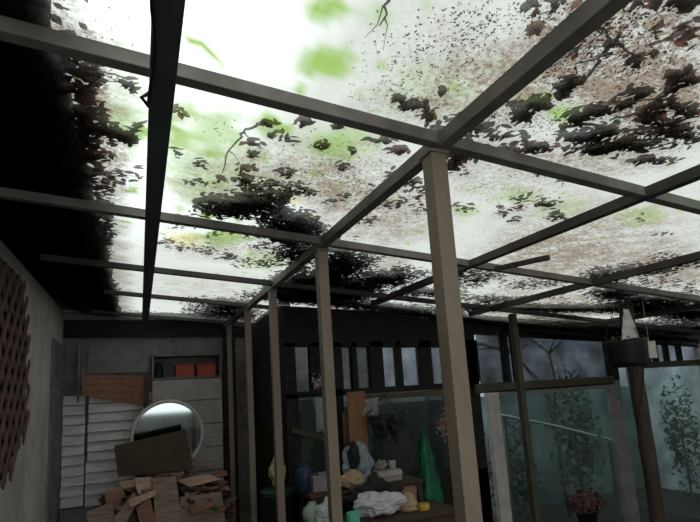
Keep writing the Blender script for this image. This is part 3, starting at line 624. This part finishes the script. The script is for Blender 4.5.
# pile: each plank a thing  (px quad corners of its visible face, Y, thickness, material, label, lean)
pile = [
    ([(176, 480), (208, 474), (222, 479), (190, 487)], 5.05, .03, 'wood2', 'pale plywood offcut on top of the scrap pile, near the far post', 0),
    ([(134, 478), (152, 477), (153, 497), (138, 494)], 5.0, .05, 'wood2', 'orange brown plywood offcut in the middle of the scrap pile', 0),
    ([(118, 482), (150, 477), (152, 482), (124, 489)], 5.15, .03, 'wood2', 'pale broken lath on top of the scrap pile under the brown board', 0),
    ([(152, 478), (176, 476), (182, 522), (156, 530)], 4.9, .10, 'wood4', 'upright grey weathered block in the scrap pile', 0),
    ([(174, 484), (216, 486), (218, 496), (178, 497)], 5.2, .03, 'wood3', 'dark board in shadow below the pale plywood offcut', 0),
    ([(180, 497), (222, 492), (226, 530), (182, 535)], 4.95, .06, 'wood4', 'wide grey brown panel at the right end of the scrap pile', 0),
    ([(104, 492), (122, 486), (128, 506), (108, 512)], 5.1, .06, 'wood', 'reddish block at the left end of the scrap pile', 0),
    ([(112, 520), (134, 492), (139, 500), (120, 534)], 4.92, .03, 'wood4', 'slanting grey plank in the scrap pile beside the reddish block', 0),
    ([(86, 512), (112, 502), (116, 522), (90, 532)], 5.0, .05, 'wood4', 'short grey plank poking out low at the left of the scrap pile', 0),
    ([(128, 500), (154, 490), (156, 495), (130, 508)], 4.85, .03, 'wood2', 'pale thin lath crossing the middle of the scrap pile', 0),
    ([(136, 508), (150, 498), (158, 530), (142, 534)], 4.88, .04, 'wood', 'narrow brown plank standing low in the scrap pile', 0),
    ([(120, 506), (132, 500), (138, 524), (126, 530)], 4.98, .04, 'wood3', 'dark wedge of timber low in the scrap pile', 0),
    ([(196, 476), (226, 470), (228, 475), (200, 482)], 5.3, .03, 'wood', 'reddish lath at the back right of the scrap pile', 0),
    ([(188, 508), (214, 500), (216, 505), (192, 514)], 4.86, .025, 'wood', 'thin brown lath lying in front of the wide grey panel', 0),
    ([(98, 500), (108, 490), (112, 494), (102, 506)], 5.25, .03, 'wood3', 'dark stub at the far left of the scrap pile', 0),
    ([(140, 482), (170, 474), (190, 476), (150, 486)], 5.3, .03, 'wood', 'brown board under the foot of the leaning board', 0),
]
for q, Y, t, mt, l, ln in pile:
    m = MB(); quadY(m, q, Y, t); f = m
    # give each board real depth into the heap
    for v in f.bm.verts:
        if v.co.y > Y + t * .5: v.co.y += .12; v.co.z -= .03
    one(m, 'scrap_board', mt, l, 'board', bevel=.002)
# rubble core of the heap (uncountable chips)
def chips(name, mats, x0, x1, y0, y1, zf, n, size, label, cat, seed):
    R = random.Random(seed); m = MB()
    for _ in range(n):
        x, y = R.uniform(x0, x1), R.uniform(y0, y1); zt_ = zf(x, y); z = R.uniform(max(.40, zt_ - .4), zt_)
        rot_ = Matrix.Rotation(R.uniform(0, 6.28), 3, 'Z') @ Matrix.Rotation(R.uniform(-.5, .5), 3, 'X') @ Matrix.Rotation(R.uniform(-.5, .5), 3, 'Y')
        m.box((x, y, z), (size * R.uniform(.6, 2.2), size * R.uniform(.3, .8), size * R.uniform(.08, .3)), rot_, R.randrange(len(mats)))
    return tag(m.build(name, mats), label, cat, kind='stuff')
chips('wood_chips', ['wood', 'wood3', 'wood4', 'wood3', 'wood'], -.16, .80, 5.0, 5.66, lambda x, y: .60 + .26 * math.exp(-((x - .28) / .48) ** 2), 750, .10, 'broken bits of dark wood filling the scrap pile', 'wood scraps', 4)
# small weed
def plant(loc, n, h, sz, mt, name, label, seed, spread=.06):
    R = random.Random(seed); e = empty(name, loc, label, 'plant'); L = Vector(loc)
    ms = MB(); ml = MB()
    for k in range(n):
        a = R.uniform(0, 6.28); tip = L + Vector((math.cos(a) * spread * R.random() * 1.6, math.sin(a) * spread * R.random() * 1.6, h * R.uniform(.4, 1)))
        ms.tube([L + Vector((0, 0, .0)), L.lerp(tip, .5) + Vector((0, 0, .01)), tip], [.004, .003, .001], 5)
        d = Vector((math.cos(a), math.sin(a), R.uniform(-.1, .6))).normalized(); s_ = d.cross(Vector((0, 0, 1))).normalized(); s2 = sz * R.uniform(.7, 1.2)
        ml.add([tip, tip + d * s2 * .5 + s_ * s2 * .28, tip + d * s2 + Vector((0, 0, -s2 * .15)), tip + d * s2 * .5 - s_ * s2 * .28], [(0, 1, 2), (0, 2, 3)])
    ms.build('stem', mt, e); ml.build('foliage', mt, e); return e
q = P(216, 512, 4.88); plant((q.x, 4.88, q.z), 16, .09, .04, 'leafg', 'small_weed', 'small green weed sprouting at the right end of the scrap pile', 2)

# ================================================================== CENTRE CLUTTER
ZT1, ZT2 = .70, .52
table('workbench', 1.32, 2.44, 4.160, 4.560, ZT1, 'wood3', 'raised dark workbench against the centre windows', leg=.04)
table('low_table', 1.20, 2.48, 3.660, 4.100, ZT2, 'wood3', 'lower dark table in front of the bench, covered in bags', leg=.04)
def lump(name, c, r, mt, label, cat, seed, amp=.35, flat=0, freq=1.6, top=None, smooth=False, sub=4):
    """crumpled soft thing resting on its flattened base; c = centre of base"""
    bm_ = bmesh.new(); bmesh.ops.create_icosphere(bm_, subdivisions=sub, radius=1)
    for v in bm_.verts:
        d = v.co.normalized(); n = noise.fractal(d * freq + Vector((seed * 3.1, seed, 0)), 1, 2, 4); n2 = abs(noise.noise(d * freq * 3 + Vector((seed, 2, 5))))
        k = 1 + amp * n - amp * .5 * n2
        p = Vector((d.x * r[0] * k, d.y * r[1] * k, (d.z * k + .75) * r[2] / 1.75 * 1.0 if True else 0))
        if top and d.z > .55: f = 1 - (d.z - .55) / .45 * top; p.x *= f; p.y *= f; p.z += (d.z - .55) * r[2] * .5
        v.co = p
    zmin = min(v.co.z for v in bm_.verts)
    for v in bm_.verts: v.co.z = max(v.co.z - zmin - r[2] * .06, 0)
    me = bpy.data.meshes.new(name); bm_.to_mesh(me); bm_.free(); o = link(name, me, mt, smooth=smooth); o.location = c
    return tag(o, label, cat)
def size_at(px0, py0, px1, py1, Y):
    a, b_ = P(px0, py1, Y), P(px1, py0, Y); return (a.x + b_.x) / 2, (b_.x - a.x), b_.z - a.z
# low table items
x_, w_, h_ = size_at(357, 496, 403, 524, 3.850)
lump('plastic_bag', (x_ - .01, 3.860, ZT2), (w_ / 2, .13, P(380, 497, 3.860).z - ZT2 + .02), 'bag', 'big crumpled white plastic bag between the nearest and second posts', 'bag', 3, .38, freq=1.5)
x_, w_, h_ = size_at(317, 505, 337, 524, 3.800)
lump('plastic_bag', (x_ + .0, 3.800, ZT2), (w_ / 2, .08, P(326, 507, 3.800).z - ZT2 + .03), 'bag', 'small white plastic bag just left of the second post', 'bag', 8, .35, freq=1.5)
e_ = P(347, 517, 3.740)
m = MB(); m.box((P(353, 517, 3.740).x, 3.740, ZT2 + .05), (.10, .05, .10), Matrix.Rotation(.3, 3, 'Z')); one(m, 'snack_packet', 'cyan', 'small blue and green packet right of the second post', 'packet', bevel=.012)
# hat with brown box behind
q = P(409, 515, 3.920); hz = ZT2
hat = empty('sun_hat', (q.x, 3.920, hz), 'tan cone shaped cloth hat on the low table', 'hat')
m = MB(); m.lathe([(.088, 0), (.09, .008), (.07, .03), (.062, .06), (.045, .09), (.018, .105), (.0, .107)], (q.x, 3.920, hz + .035)); m.build('crown', 'tan', hat, smooth=True)
m = MB(); m.lathe([(.060, .0), (.10, .0), (.105, .006), (.09, .034), (.06, .036)], (q.x, 3.920, hz + .001)); m.build('brim', 'tan', hat, smooth=True)
x_, w_, h_ = size_at(396, 487, 413, 500, 4.060)
m = MB(); m.span((x_ - w_ / 2, 4.000, ZT2), (x_ + w_ / 2, 4.080, P(404, 487, 4.050).z)); one(m, 'small_box', 'wood', 'small reddish brown box behind the tan hat', 'box', bevel=.004)
q = P(425, 520, 3.800); m = MB(); m.lathe([(.04, 0), (.05, .01), (.052, .05), (.046, .055), (.0, .056)], (q.x, 3.800, ZT2), 20); one(m, 'yellow_tub', 'yellow', 'small yellow tub below the green net bag', 'tub', smooth=True)
q = P(308, 503, 3.900); m = MB(); m.lathe([(.03, 0), (.062, .03), (.078, .08), (.070, .13), (.04, .16), (.03, .165), (.033, .18), (0, .182)], (q.x + .03, 3.900, ZT2)); one(m, 'round_jar', 'mint', 'round pale green jar between the second and third posts', 'jar', smooth=True)
q = P(331, 499, 4.000); bt = empty('cream_bottle', (q.x - .01, 4.000, ZT2), 'cream coloured bottle peeking out left of the second post', 'bottle')
m = MB(); m.lathe([(.032, 0), (.035, .006), (.035, .12), (.02, .15), (.014, .16), (.014, .175)], (q.x - .01, 4.000, ZT2)); m.build('body', 'cream', bt, smooth=True)
m = MB(); m.lathe([(.017, 0), (.017, .03), (0, .031)], (q.x - .01, 4.000, ZT2 + .175)); m.build('cap', 'red', bt)
lump('dark_cloth', (1.83, 4.000, ZT2), (.24, .05, .20), 'black', 'heap of black cloth behind the big white bag', 'cloth', 12, .6, freq=2)
lump('tan_sack', (P(353, 490, 4.18).x, 4.20, ZT1), (.13, .07, .13), 'tan', 'limp tan sack on the bench edge beside the second post', 'sack', 5, .35, freq=1.3)
# bench items
lump('plastic_bag', (P(358, 480, 4.300).x, 4.300, ZT1), (.14, .10, P(360, 455, 4.300).z - ZT1 + .03), 'bluebag', 'blue grey plastic bag on the bench behind the tan sack', 'bag', 6, .35, freq=1.4, top=.4)
q = P(355, 453, 4.160); lump('black_sack', (q.x + .01, 4.220, ZT1 + .16), (.055, .05, .20), 'black', 'small black pouch on top of the blue grey bag', 'pouch', 15, .3, freq=1.5)
x_, w_, h_ = size_at(375, 470, 398, 488, 4.350)
bx = empty('cardboard_box', (x_, 4.350, ZT1), 'dull grey cardboard box on the centre bench', 'box')
m = MB(); m.span((x_ - w_ / 2, 4.280, ZT1), (x_ + w_ / 2, 4.450, P(386, 471, 4.280).z)); m.build('body', 'grey', bx, bevel=.003)
m = MB(); zt_ = P(386, 471, 4.280).z; m.box((x_, 4.26, zt_ - .02), (w_ * .96, .006, .05), Matrix.Rotation(-.5, 3, 'X')); m.build('flap', 'grey', bx)
q = P(393, 467, 4.340); m = MB(); m.lathe([(.03, 0), (.038, .07), (.041, .072), (.034, .07), (.026, .006), (0, .006)], (q.x, 4.350, zt_ + .001)); one(m, 'white_cup', 'bag', 'white plastic cup on top of the grey cardboard box', 'cup', smooth=True)
lump('grey_rag', (P(380, 467, 4.400).x, 4.380, zt_), (.06, .05, .07), 'cloth', 'grey rag on the cardboard box beside the white cup', 'rag', 21, .5, freq=2)
x_, w_, h_ = size_at(310, 475, 332, 487, 4.300)
tr = empty('plastic_tray', (x_, 4.300, ZT1), 'lilac grey plastic basket on the bench, left of the second post', 'basket')
m = MB(); 
a0 = Vector((x_ - w_ / 2, 4.220, ZT1)); a1 = Vector((x_ + w_ / 2, 4.420, P(320, 475, 4.250).z))
m.span(a0, (a1.x, a1.y, a0.z + .006)); m.span(a0, (a0.x + .006, a1.y, a1.z)); m.span((a1.x - .006, a0.y, a0.z), a1); m.span(a0, (a1.x, a0.y + .006, a1.z)); m.span((a0.x, a1.y - .006, a0.z), a1); m.build('body', 'lilac', tr)
m = MB(); m.span((a0.x - .008, a0.y - .008, a1.z - .01), (a1.x + .008, a0.y - .001, a1.z + .003)); m.build('rim', 'lilac', tr)
q = P(302, 466, 4.380); jg = empty('blue_jug', (q.x + .01, 4.360, ZT1), 'tall navy blue jug on the bench between the second and third posts', 'jug')
jx = q.x + .01
m = MB(); m.lathe([(.06, 0), (.075, .01), (.078, .17), (.06, .20), (.045, .21), (.05, .235), (.046, .235), (.04, .212)], (jx, 4.360, ZT1)); m.build('body', 'blue', jg, smooth=True)
m = MB(); m.tube([(jx + .075, 4.360, ZT1 + .05), (jx + .12, 4.360, ZT1 + .07), (jx + .12, 4.360, ZT1 + .16), (jx + .06, 4.360, ZT1 + .2)], .009, 8); m.build('handle', 'blue', jg, smooth=True)
# things hanging on or leaning against the far wall
x0_, x1_ = P(347, 400, 4.480).x, P(365, 400, 4.480).x
m = MB(); v0 = P(347, 392, 4.400).z; m.span((x0_, 4.470, ZT1), (x1_, 4.490, v0)); one(m, 'plywood_board', 'ply', 'tall orange brown plywood board standing on the bench against the windows', 'board', bevel=.002)
m = MB(); m.span((x0_ - .05, 4.500, ZT1), (x0_ + .03, 4.520, P(345, 414, 4).z)); one(m, 'plywood_board', 'wood3', 'shorter dark red brown board behind the tall plywood board', 'board', bevel=.002)
def cloth(name, corners, Y, mt, label, cat, seed, amp=.03, nx=16, nz=16, ragged=.15):
    """hanging cloth: top-left, top-right, bottom-right, bottom-left in the plane Y, with folds and thickness"""
    a, b_, c_, d_ = [P(px, py, Y) for px, py in corners]; m = MB(); V = []; F = []
    for j in range(nz + 1):
        v = j / nz
        for i in range(nx + 1):
            u = i / nx; vv_ = v * (1 - ragged * abs(noise.noise(Vector((u * 3.800, seed, 0)))) * 2)
            p = a.lerp(b_, u).lerp(d_.lerp(c_, u), vv_)
            f = amp * (math.sin(u * 13 + seed + v * 2) * (.3 + .7 * v) + noise.noise(Vector((u * 4, v * 4, seed))) * .8)
            V.append(p + Vector((0, f - amp, 0)))
    k = len(V); V += [v + Vector((0, .004, 0)) for v in V]
    for j in range(nz):
        for i in range(nx):
            q_ = j * (nx + 1) + i; F.append((q_, q_ + 1, q_ + nx + 2, q_ + nx + 1)); F.append((k + q_, k + q_ + nx + 1, k + q_ + nx + 2, k + q_ + 1))
    m.add(V, F); return one(m, name, mt, label, cat, smooth=True)
cloth('hanging_cloth', [(360, 400), (378, 397), (377, 420), (359, 418)], 4.520, 'cloth', 'pale grey cloth hung beside the tall plywood board', 'cloth', 1)
hb_ = cloth('black_bag', [(363, 416), (403, 413), (396, 444), (376, 440)], 4.40, 'black', 'black cloth bag hanging in front of the centre window', 'bag', 17, amp=.045, ragged=.3)
m = MB(); a, b_, t_ = P(366, 416, 4.38), P(400, 414, 4.38), P(384, 395, YW - .03); m.tube([a, t_, b_], .005, 6); s_ = m.build('strap', 'black', None); s_.parent = hb_
for v in s_.data.vertices: v.co -= Vector(hb_.location)
# green net bag: narrow neck widening to a full foot
q = P(429, 470, 4.220); ztop, zbot = P(426, 434, 4.220).z, P(430, 511, 4.220).z; H = ztop - zbot
nb = empty('net_bag', (q.x, 4.220, zbot), 'long green net bag hanging from the window rail by the nearest post', 'bag')
m = MB(); prof = [(.02, 0), (.075, .03), (.092, .10), (.09, .2), (.075, .36), (.062, .55), (.052, .75), (.036, .92), (.02, 1.0)]; n = 22; rings = []
for r, t in [((prof[i][0] * (1 - f) + prof[i + 1][0] * f) * 1.3, prof[i][1] * (1 - f) + prof[i + 1][1] * f) for i in range(len(prof) - 1) for f in (0, .33, .66)] + [prof[-1]]:
    rings.append([m.bm.verts.new((q.x - .03 * t + (r * (1 + .22 * math.sin(j * 3.1 + t * 5) + .3 * noise.noise(Vector((math.cos(j * .2856) * 2, math.sin(j * .2856) * 2, t * 6))))) * math.cos(j * 2 * math.pi / n), 4.220 + r * .8 * (1 + .15 * math.sin(j * 2.3)) * math.sin(j * 2 * math.pi / n), zbot + H * t)) for j in range(n)])
for i in range(len(rings) - 1):
    for j in range(n): m.bm.faces.new((rings[i][j], rings[i][(j + 1) % n], rings[i + 1][(j + 1) % n], rings[i + 1][j]))
m.bm.faces.new(rings[0][::-1]); m.bm.faces.new(rings[-1]); m.build('net', 'green', nb, smooth=True)
m = MB(); c0 = Vector((q.x - .03, 4.22, ztop)); m.tube([c0, P(426, 414, 4.45), P(426, 396, YW - .03)], .005, 6); m.build('cord', 'green', nb)
# dried flowers hanging by the nearest post
q = P(446, 424, 4.400)
def bunch(name, c, rad, n, sz, mats, label, cat, seed, hang=None):
    R = random.Random(seed); e = empty(name, c, label, cat); m = MB(); c = Vector(c)
    for _ in range(n):
        d = Vector((R.gauss(0, .5), R.gauss(0, .4), R.gauss(0, .5))); p_ = c + Vector((d.x * rad[0], d.y * rad[1], d.z * rad[2]))
        a = Vector((R.uniform(-1, 1), R.uniform(-1, 1), R.uniform(-1, 1))).normalized(); b_ = a.cross(Vector((R.uniform(-1, 1), R.uniform(-1, 1), .3))).normalized(); s_ = sz * R.uniform(.6, 1.3); cc = a.cross(b_)
        m.add([p_ - a * s_, p_ - b_ * s_ * .5 + cc * s_ * .1, p_ + a * s_, p_ + b_ * s_ * .5 + cc * s_ * .1], [(0, 1, 2), (0, 2, 3)], R.randrange(len(mats)))
    m.build('petals', mats, e)
    if hang:
        m = MB(); m.tube([c, (c + Vector(hang)) / 2 + Vector((.01, 0, 0)), hang], .005, 6); m.build('stem', 'wood3', e)
    return e
bunch('dried_flowers', (q.x, 4.430, q.z), (.11, .06, .11), 150, .022, ['pink', 'wood2', 'wood'], 'hanging bunch of faded pink dried flowers left of the nearest post', 'flowers', 4, (q.x, YW, Z(446, 396)))
# left of second post : sill with pink ornament, grey rag picture
z0 = zc0
m = MB(); m.span((XS, YW - .07, z0 - .025), (X(332, 387), YW - .001, z0 - .003)); one(m, 'window_shelf', 'dark', 'narrow black shelf on the wall left of the second post', 'shelf')
q = P(319, 386, YW - .04)
bunch('pink_ornament', (q.x, YW - .05, z0 + .075), (.055, .02, .06), 110, .018, ['pink', 'bag', 'pink'], 'pale pink and white ornament on the black shelf', 'ornament', 9)
m = MB(); m.span((X(299, 400) + .01, YW - .012, Z(305, 448)), (X(312, 400), YW - .001, Z(305, 400))); one(m, 'glass_print', 'dkgreen', 'small dull green panel on the wall under the black shelf', 'panel')
cloth('hanging_cloth', [(314, 398), (330, 397), (329, 436), (316, 432)], YW - .02, 'bluebag', 'dull blue grey cloth hung under the black shelf', 'cloth', 4, amp=.015)
# passage items
q = P(282, 466, 4.6)
lump('beige_sack', (q.x - .04, 4.62, .72), (.07, .08, .22), 'tan', 'limp beige sack on the dark green bin, between the third and fourth posts', 'sack', 31, .35, freq=1.6)
bx_ = empty('green_bin', (q.x - .05, 4.62, 0), 'dark green plastic bin in the passage between the third and fourth posts', 'bin')
cx_ = q.x - .05
m = MB(); m.lathe([(.11, 0), (.115, .01), (.15, .66), (.16, .66), (.16, .68), (.145, .68)], (cx_, 4.62, 0)); m.build('body', 'dkgreen', bx_, smooth=True)
m = MB(); m.lathe([(.162, .681), (.162, .70), (.12, .718), (0, .719)], (cx_, 4.62, 0)); m.build('lid', 'dkgreen', bx_, smooth=True)
# dark leaning timber across the passage mouth
m = MB(); a = P(292, 430, YW - .03); b_ = P(330, 440, YW - .03); m.bar(a, b_, .03, .05); one(m, 'dark_lath', 'wood3', 'dark sloping lath fixed low on the wall behind the jug', 'lath')

# ================================================================== RIGHT SIDE
# potted red plant on a crate
q = P(586, 508, 3.7)
cr_ = empty('plant_stand', (q.x, 3.7, -.6), 'slatted wooden stand by the glazed door under the red plant', 'stand')
m = MB()
for z in (.02, .09): 
    for s_ in (-1, 1): m.span((q.x - .18, 3.7 + s_ * .14 - .008, z), (q.x + .18, 3.7 + s_ * .14 + .008, z + .055))
    for s_ in (-1, 1): m.span((q.x + s_ * .17 - .008, 3.57, z), (q.x + s_ * .17 + .008, 3.83, z + .055))
m.span((q.x - .18, 3.56, .146), (q.x + .18, 3.84, .158)); m.build('slats', 'wood3', cr_)
for sx in (-1, 1):
    for sy in (-1, 1): m = MB(); m.span((q.x + sx * .155 - .012, 3.7 + sy * .12 - .012, -.6), (q.x + sx * .155 + .012, 3.7 + sy * .12 + .012, .145)); m.build('corner_post', 'wood3', cr_)
pt = empty('potted_plant', (q.x, 3.7, .16), 'potted plant with dense reddish brown foliage by the glazed door', 'plant')
m = MB(); m.lathe([(.07, 0), (.075, .01), (.10, .12), (.108, .12), (.108, .145), (.095, .145), (.09, .12), (0, .115)], (q.x, 3.7, .16)); m.build('pot', 'black', pt, smooth=True)
R = random.Random(5); m = MB()
for _ in range(420):
    d = Vector((R.gauss(0, 1), R.gauss(0, 1), R.gauss(0, 1))).normalized() * R.uniform(.6, 1); p_ = Vector((q.x + d.x * .19, 3.7 + d.y * .13, .37 + d.z * .12))
    a = Vector((R.uniform(-1, 1), R.uniform(-1, 1), R.uniform(-1, 1))).normalized(); b_ = a.cross(d).normalized(); s_ = .03
    m.add([p_ - a * s_, p_ - b_ * s_ * .5, p_ + a * s_, p_ + b_ * s_ * .5], [(0, 1, 2), (0, 2, 3)])
m.build('foliage', 'clay', pt)
# hanging planter under the purlin by the timber post
YH = 2.9
hx = P(627, 352, YH); zt_, zb_ = P(627, 340, YH).z, P(627, 367, YH).z
hp_ = empty('hanging_planter', (hx.x, YH, zb_), 'dark hanging basket slung from the roof beside the timber post', 'planter')
h2 = zt_ - zb_; wr = (P(641, 352, YH).x - P(614, 352, YH).x) / 2
m = MB(); m.lathe([(wr * .86, 0), (wr * .95, h2 * .2), (wr, h2 * .85), (wr * 1.04, h2), (wr * .95, h2), (wr * .9, h2 * .85), (0, h2 * .8)], (hx.x, YH, zb_)); m.build('basket', 'black', hp_, smooth=True)
ap = Vector((hx.x - .01, YH, roof_z(hx.x, YH) - .003))
for k in range(3):
    m = MB(); a = k * 2.09 + .3; m.tube([(hx.x + math.cos(a) * wr, YH + math.sin(a) * wr, zt_), ap], .004, 6); m.build('cord', 'black', hp_)
R = random.Random(8); m = MB()
for _ in range(90):
    a = R.uniform(0, 6.28); r = R.uniform(.2, 1.1) * wr; p_ = Vector((hx.x + math.cos(a) * r, YH + math.sin(a) * r, zt_ + R.uniform(-.03, .04)))
    d = Vector((math.cos(a), math.sin(a), R.uniform(-1.2, .5))).normalized(); s_ = d.cross(Vector((0, 0, 1))).normalized(); L_ = .05
    m.add([p_, p_ + d * L_ * .5 + s_ * .012, p_ + d * L_, p_ + d * L_ * .5 - s_ * .012], [(0, 1, 2), (0, 2, 3)])
m.build('dried_foliage', 'leafb', hp_)
cloth('white_rag', [(622, 309), (627, 310), (640, 338), (622, 340)], 2.8, 'siding', 'pale triangular rag hanging above the hanging basket', 'cloth', 6, amp=.012, ragged=.05)
x_, w_, h_ = size_at(645, 341, 654, 358, 2.94)
m = MB(); m.span((x_ - w_ / 2, 2.93, P(649, 358, 2.93).z), (x_ + w_ / 2, 2.94, P(649, 341, 2.93).z)); m.tube([(x_, 2.935, P(649, 341, 2.93).z), (x_, 2.935, roof_z(x_, 2.93) - .004)], .002, 5)
one(m, 'hanging_tag', 'white', 'small white card hanging to the right of the basket', 'card')
# yard things beyond the glass: white rail added for a beam's reflection in the glass, bare shrub, green shrubs
m = MB(); a, b_ = P(500, 415, 5.2), P(612, 440, 5.6); m.tube([a, a.lerp(b_, .5) + Vector((0, 0, .02)), b_], .018, 8); o = one(m, 'reflection_rail', 'bag', 'sloping white rail outside behind the glazed door', 'rail', smooth=True)
m = MB(); m.bar((a.x + .05, a.y, -.6), (a.x + .05, a.y, a.z - .02), .04, .04, up=Vector((0, 1, 0))); r_ = m.build('reflection_rail_post', 'greyp', None); r_.parent = o
for v in r_.data.vertices: v.co -= Vector(o.location)
m = MB(); m.bar((b_.x - .05, b_.y, -.6), (b_.x - .05, b_.y, b_.z - .02), .04, .04, up=Vector((0, 1, 0))); r_ = m.build('reflection_rail_post', 'greyp', None); r_.parent = o
for v in r_.data.vertices: v.co -= Vector(o.location)
def bare_tree(name, base, h, seed, label):
    R = random.Random(seed); m = MB()
    def br(p, d, l, r, dep):
        pts = [p]; rs = [r]
        for k in range(4):
            d = (d + Vector((R.gauss(0, .18), R.gauss(0, .12), R.gauss(0, .1)))).normalized(); p = p + d * l / 4; p.z = min(p.z, 2.3 - .15 * R.random()); pts.append(p); rs.append(r * (1 - .12 * (k + 1)))
        m.tube(pts, rs, 6)
        if dep: 
            for _ in range(3): br(p, (d + Vector((R.gauss(0, .6), R.gauss(0, .4), R.uniform(-.1, .5)))).normalized(), l * .68, r * .6, dep - 1)
    br(Vector(base), Vector((0, 0, 1)), h, .035, 3)
    return one(m, name, 'wood3', label, 'tree', smooth=True)
q = P(556, 400, 6.3); bare_tree('bare_tree', (q.x, 6.3, -.6), 1.7, 3, 'bare branching tree in the yard behind the glazed door')
def bush(name, base, r, h, n, seed, label):
    R = random.Random(seed); e = empty(name, base, label, 'shrub'); m = MB(); B = Vector(base)
    for _ in range(n):
        d = Vector((R.gauss(0, 1), R.gauss(0, 1), R.gauss(0, 1))).normalized() * R.uniform(.5, 1)
        k = 1 + .3 * noise.noise(d * 2 + Vector((seed, 0, 0))); p_ = B + Vector((d.x * r * k, d.y * r * k, h * .55 + d.z * h * .45 * k))
        a = Vector((R.uniform(-1, 1), R.uniform(-1, 1), R.uniform(-1, 1))).normalized(); b_ = a.cross(d).normalized(); s_ = .05
        m.add([p_ - a * s_, p_ - b_ * s_ * .5, p_ + a * s_, p_ + b_ * s_ * .5], [(0, 1, 2), (0, 2, 3)])
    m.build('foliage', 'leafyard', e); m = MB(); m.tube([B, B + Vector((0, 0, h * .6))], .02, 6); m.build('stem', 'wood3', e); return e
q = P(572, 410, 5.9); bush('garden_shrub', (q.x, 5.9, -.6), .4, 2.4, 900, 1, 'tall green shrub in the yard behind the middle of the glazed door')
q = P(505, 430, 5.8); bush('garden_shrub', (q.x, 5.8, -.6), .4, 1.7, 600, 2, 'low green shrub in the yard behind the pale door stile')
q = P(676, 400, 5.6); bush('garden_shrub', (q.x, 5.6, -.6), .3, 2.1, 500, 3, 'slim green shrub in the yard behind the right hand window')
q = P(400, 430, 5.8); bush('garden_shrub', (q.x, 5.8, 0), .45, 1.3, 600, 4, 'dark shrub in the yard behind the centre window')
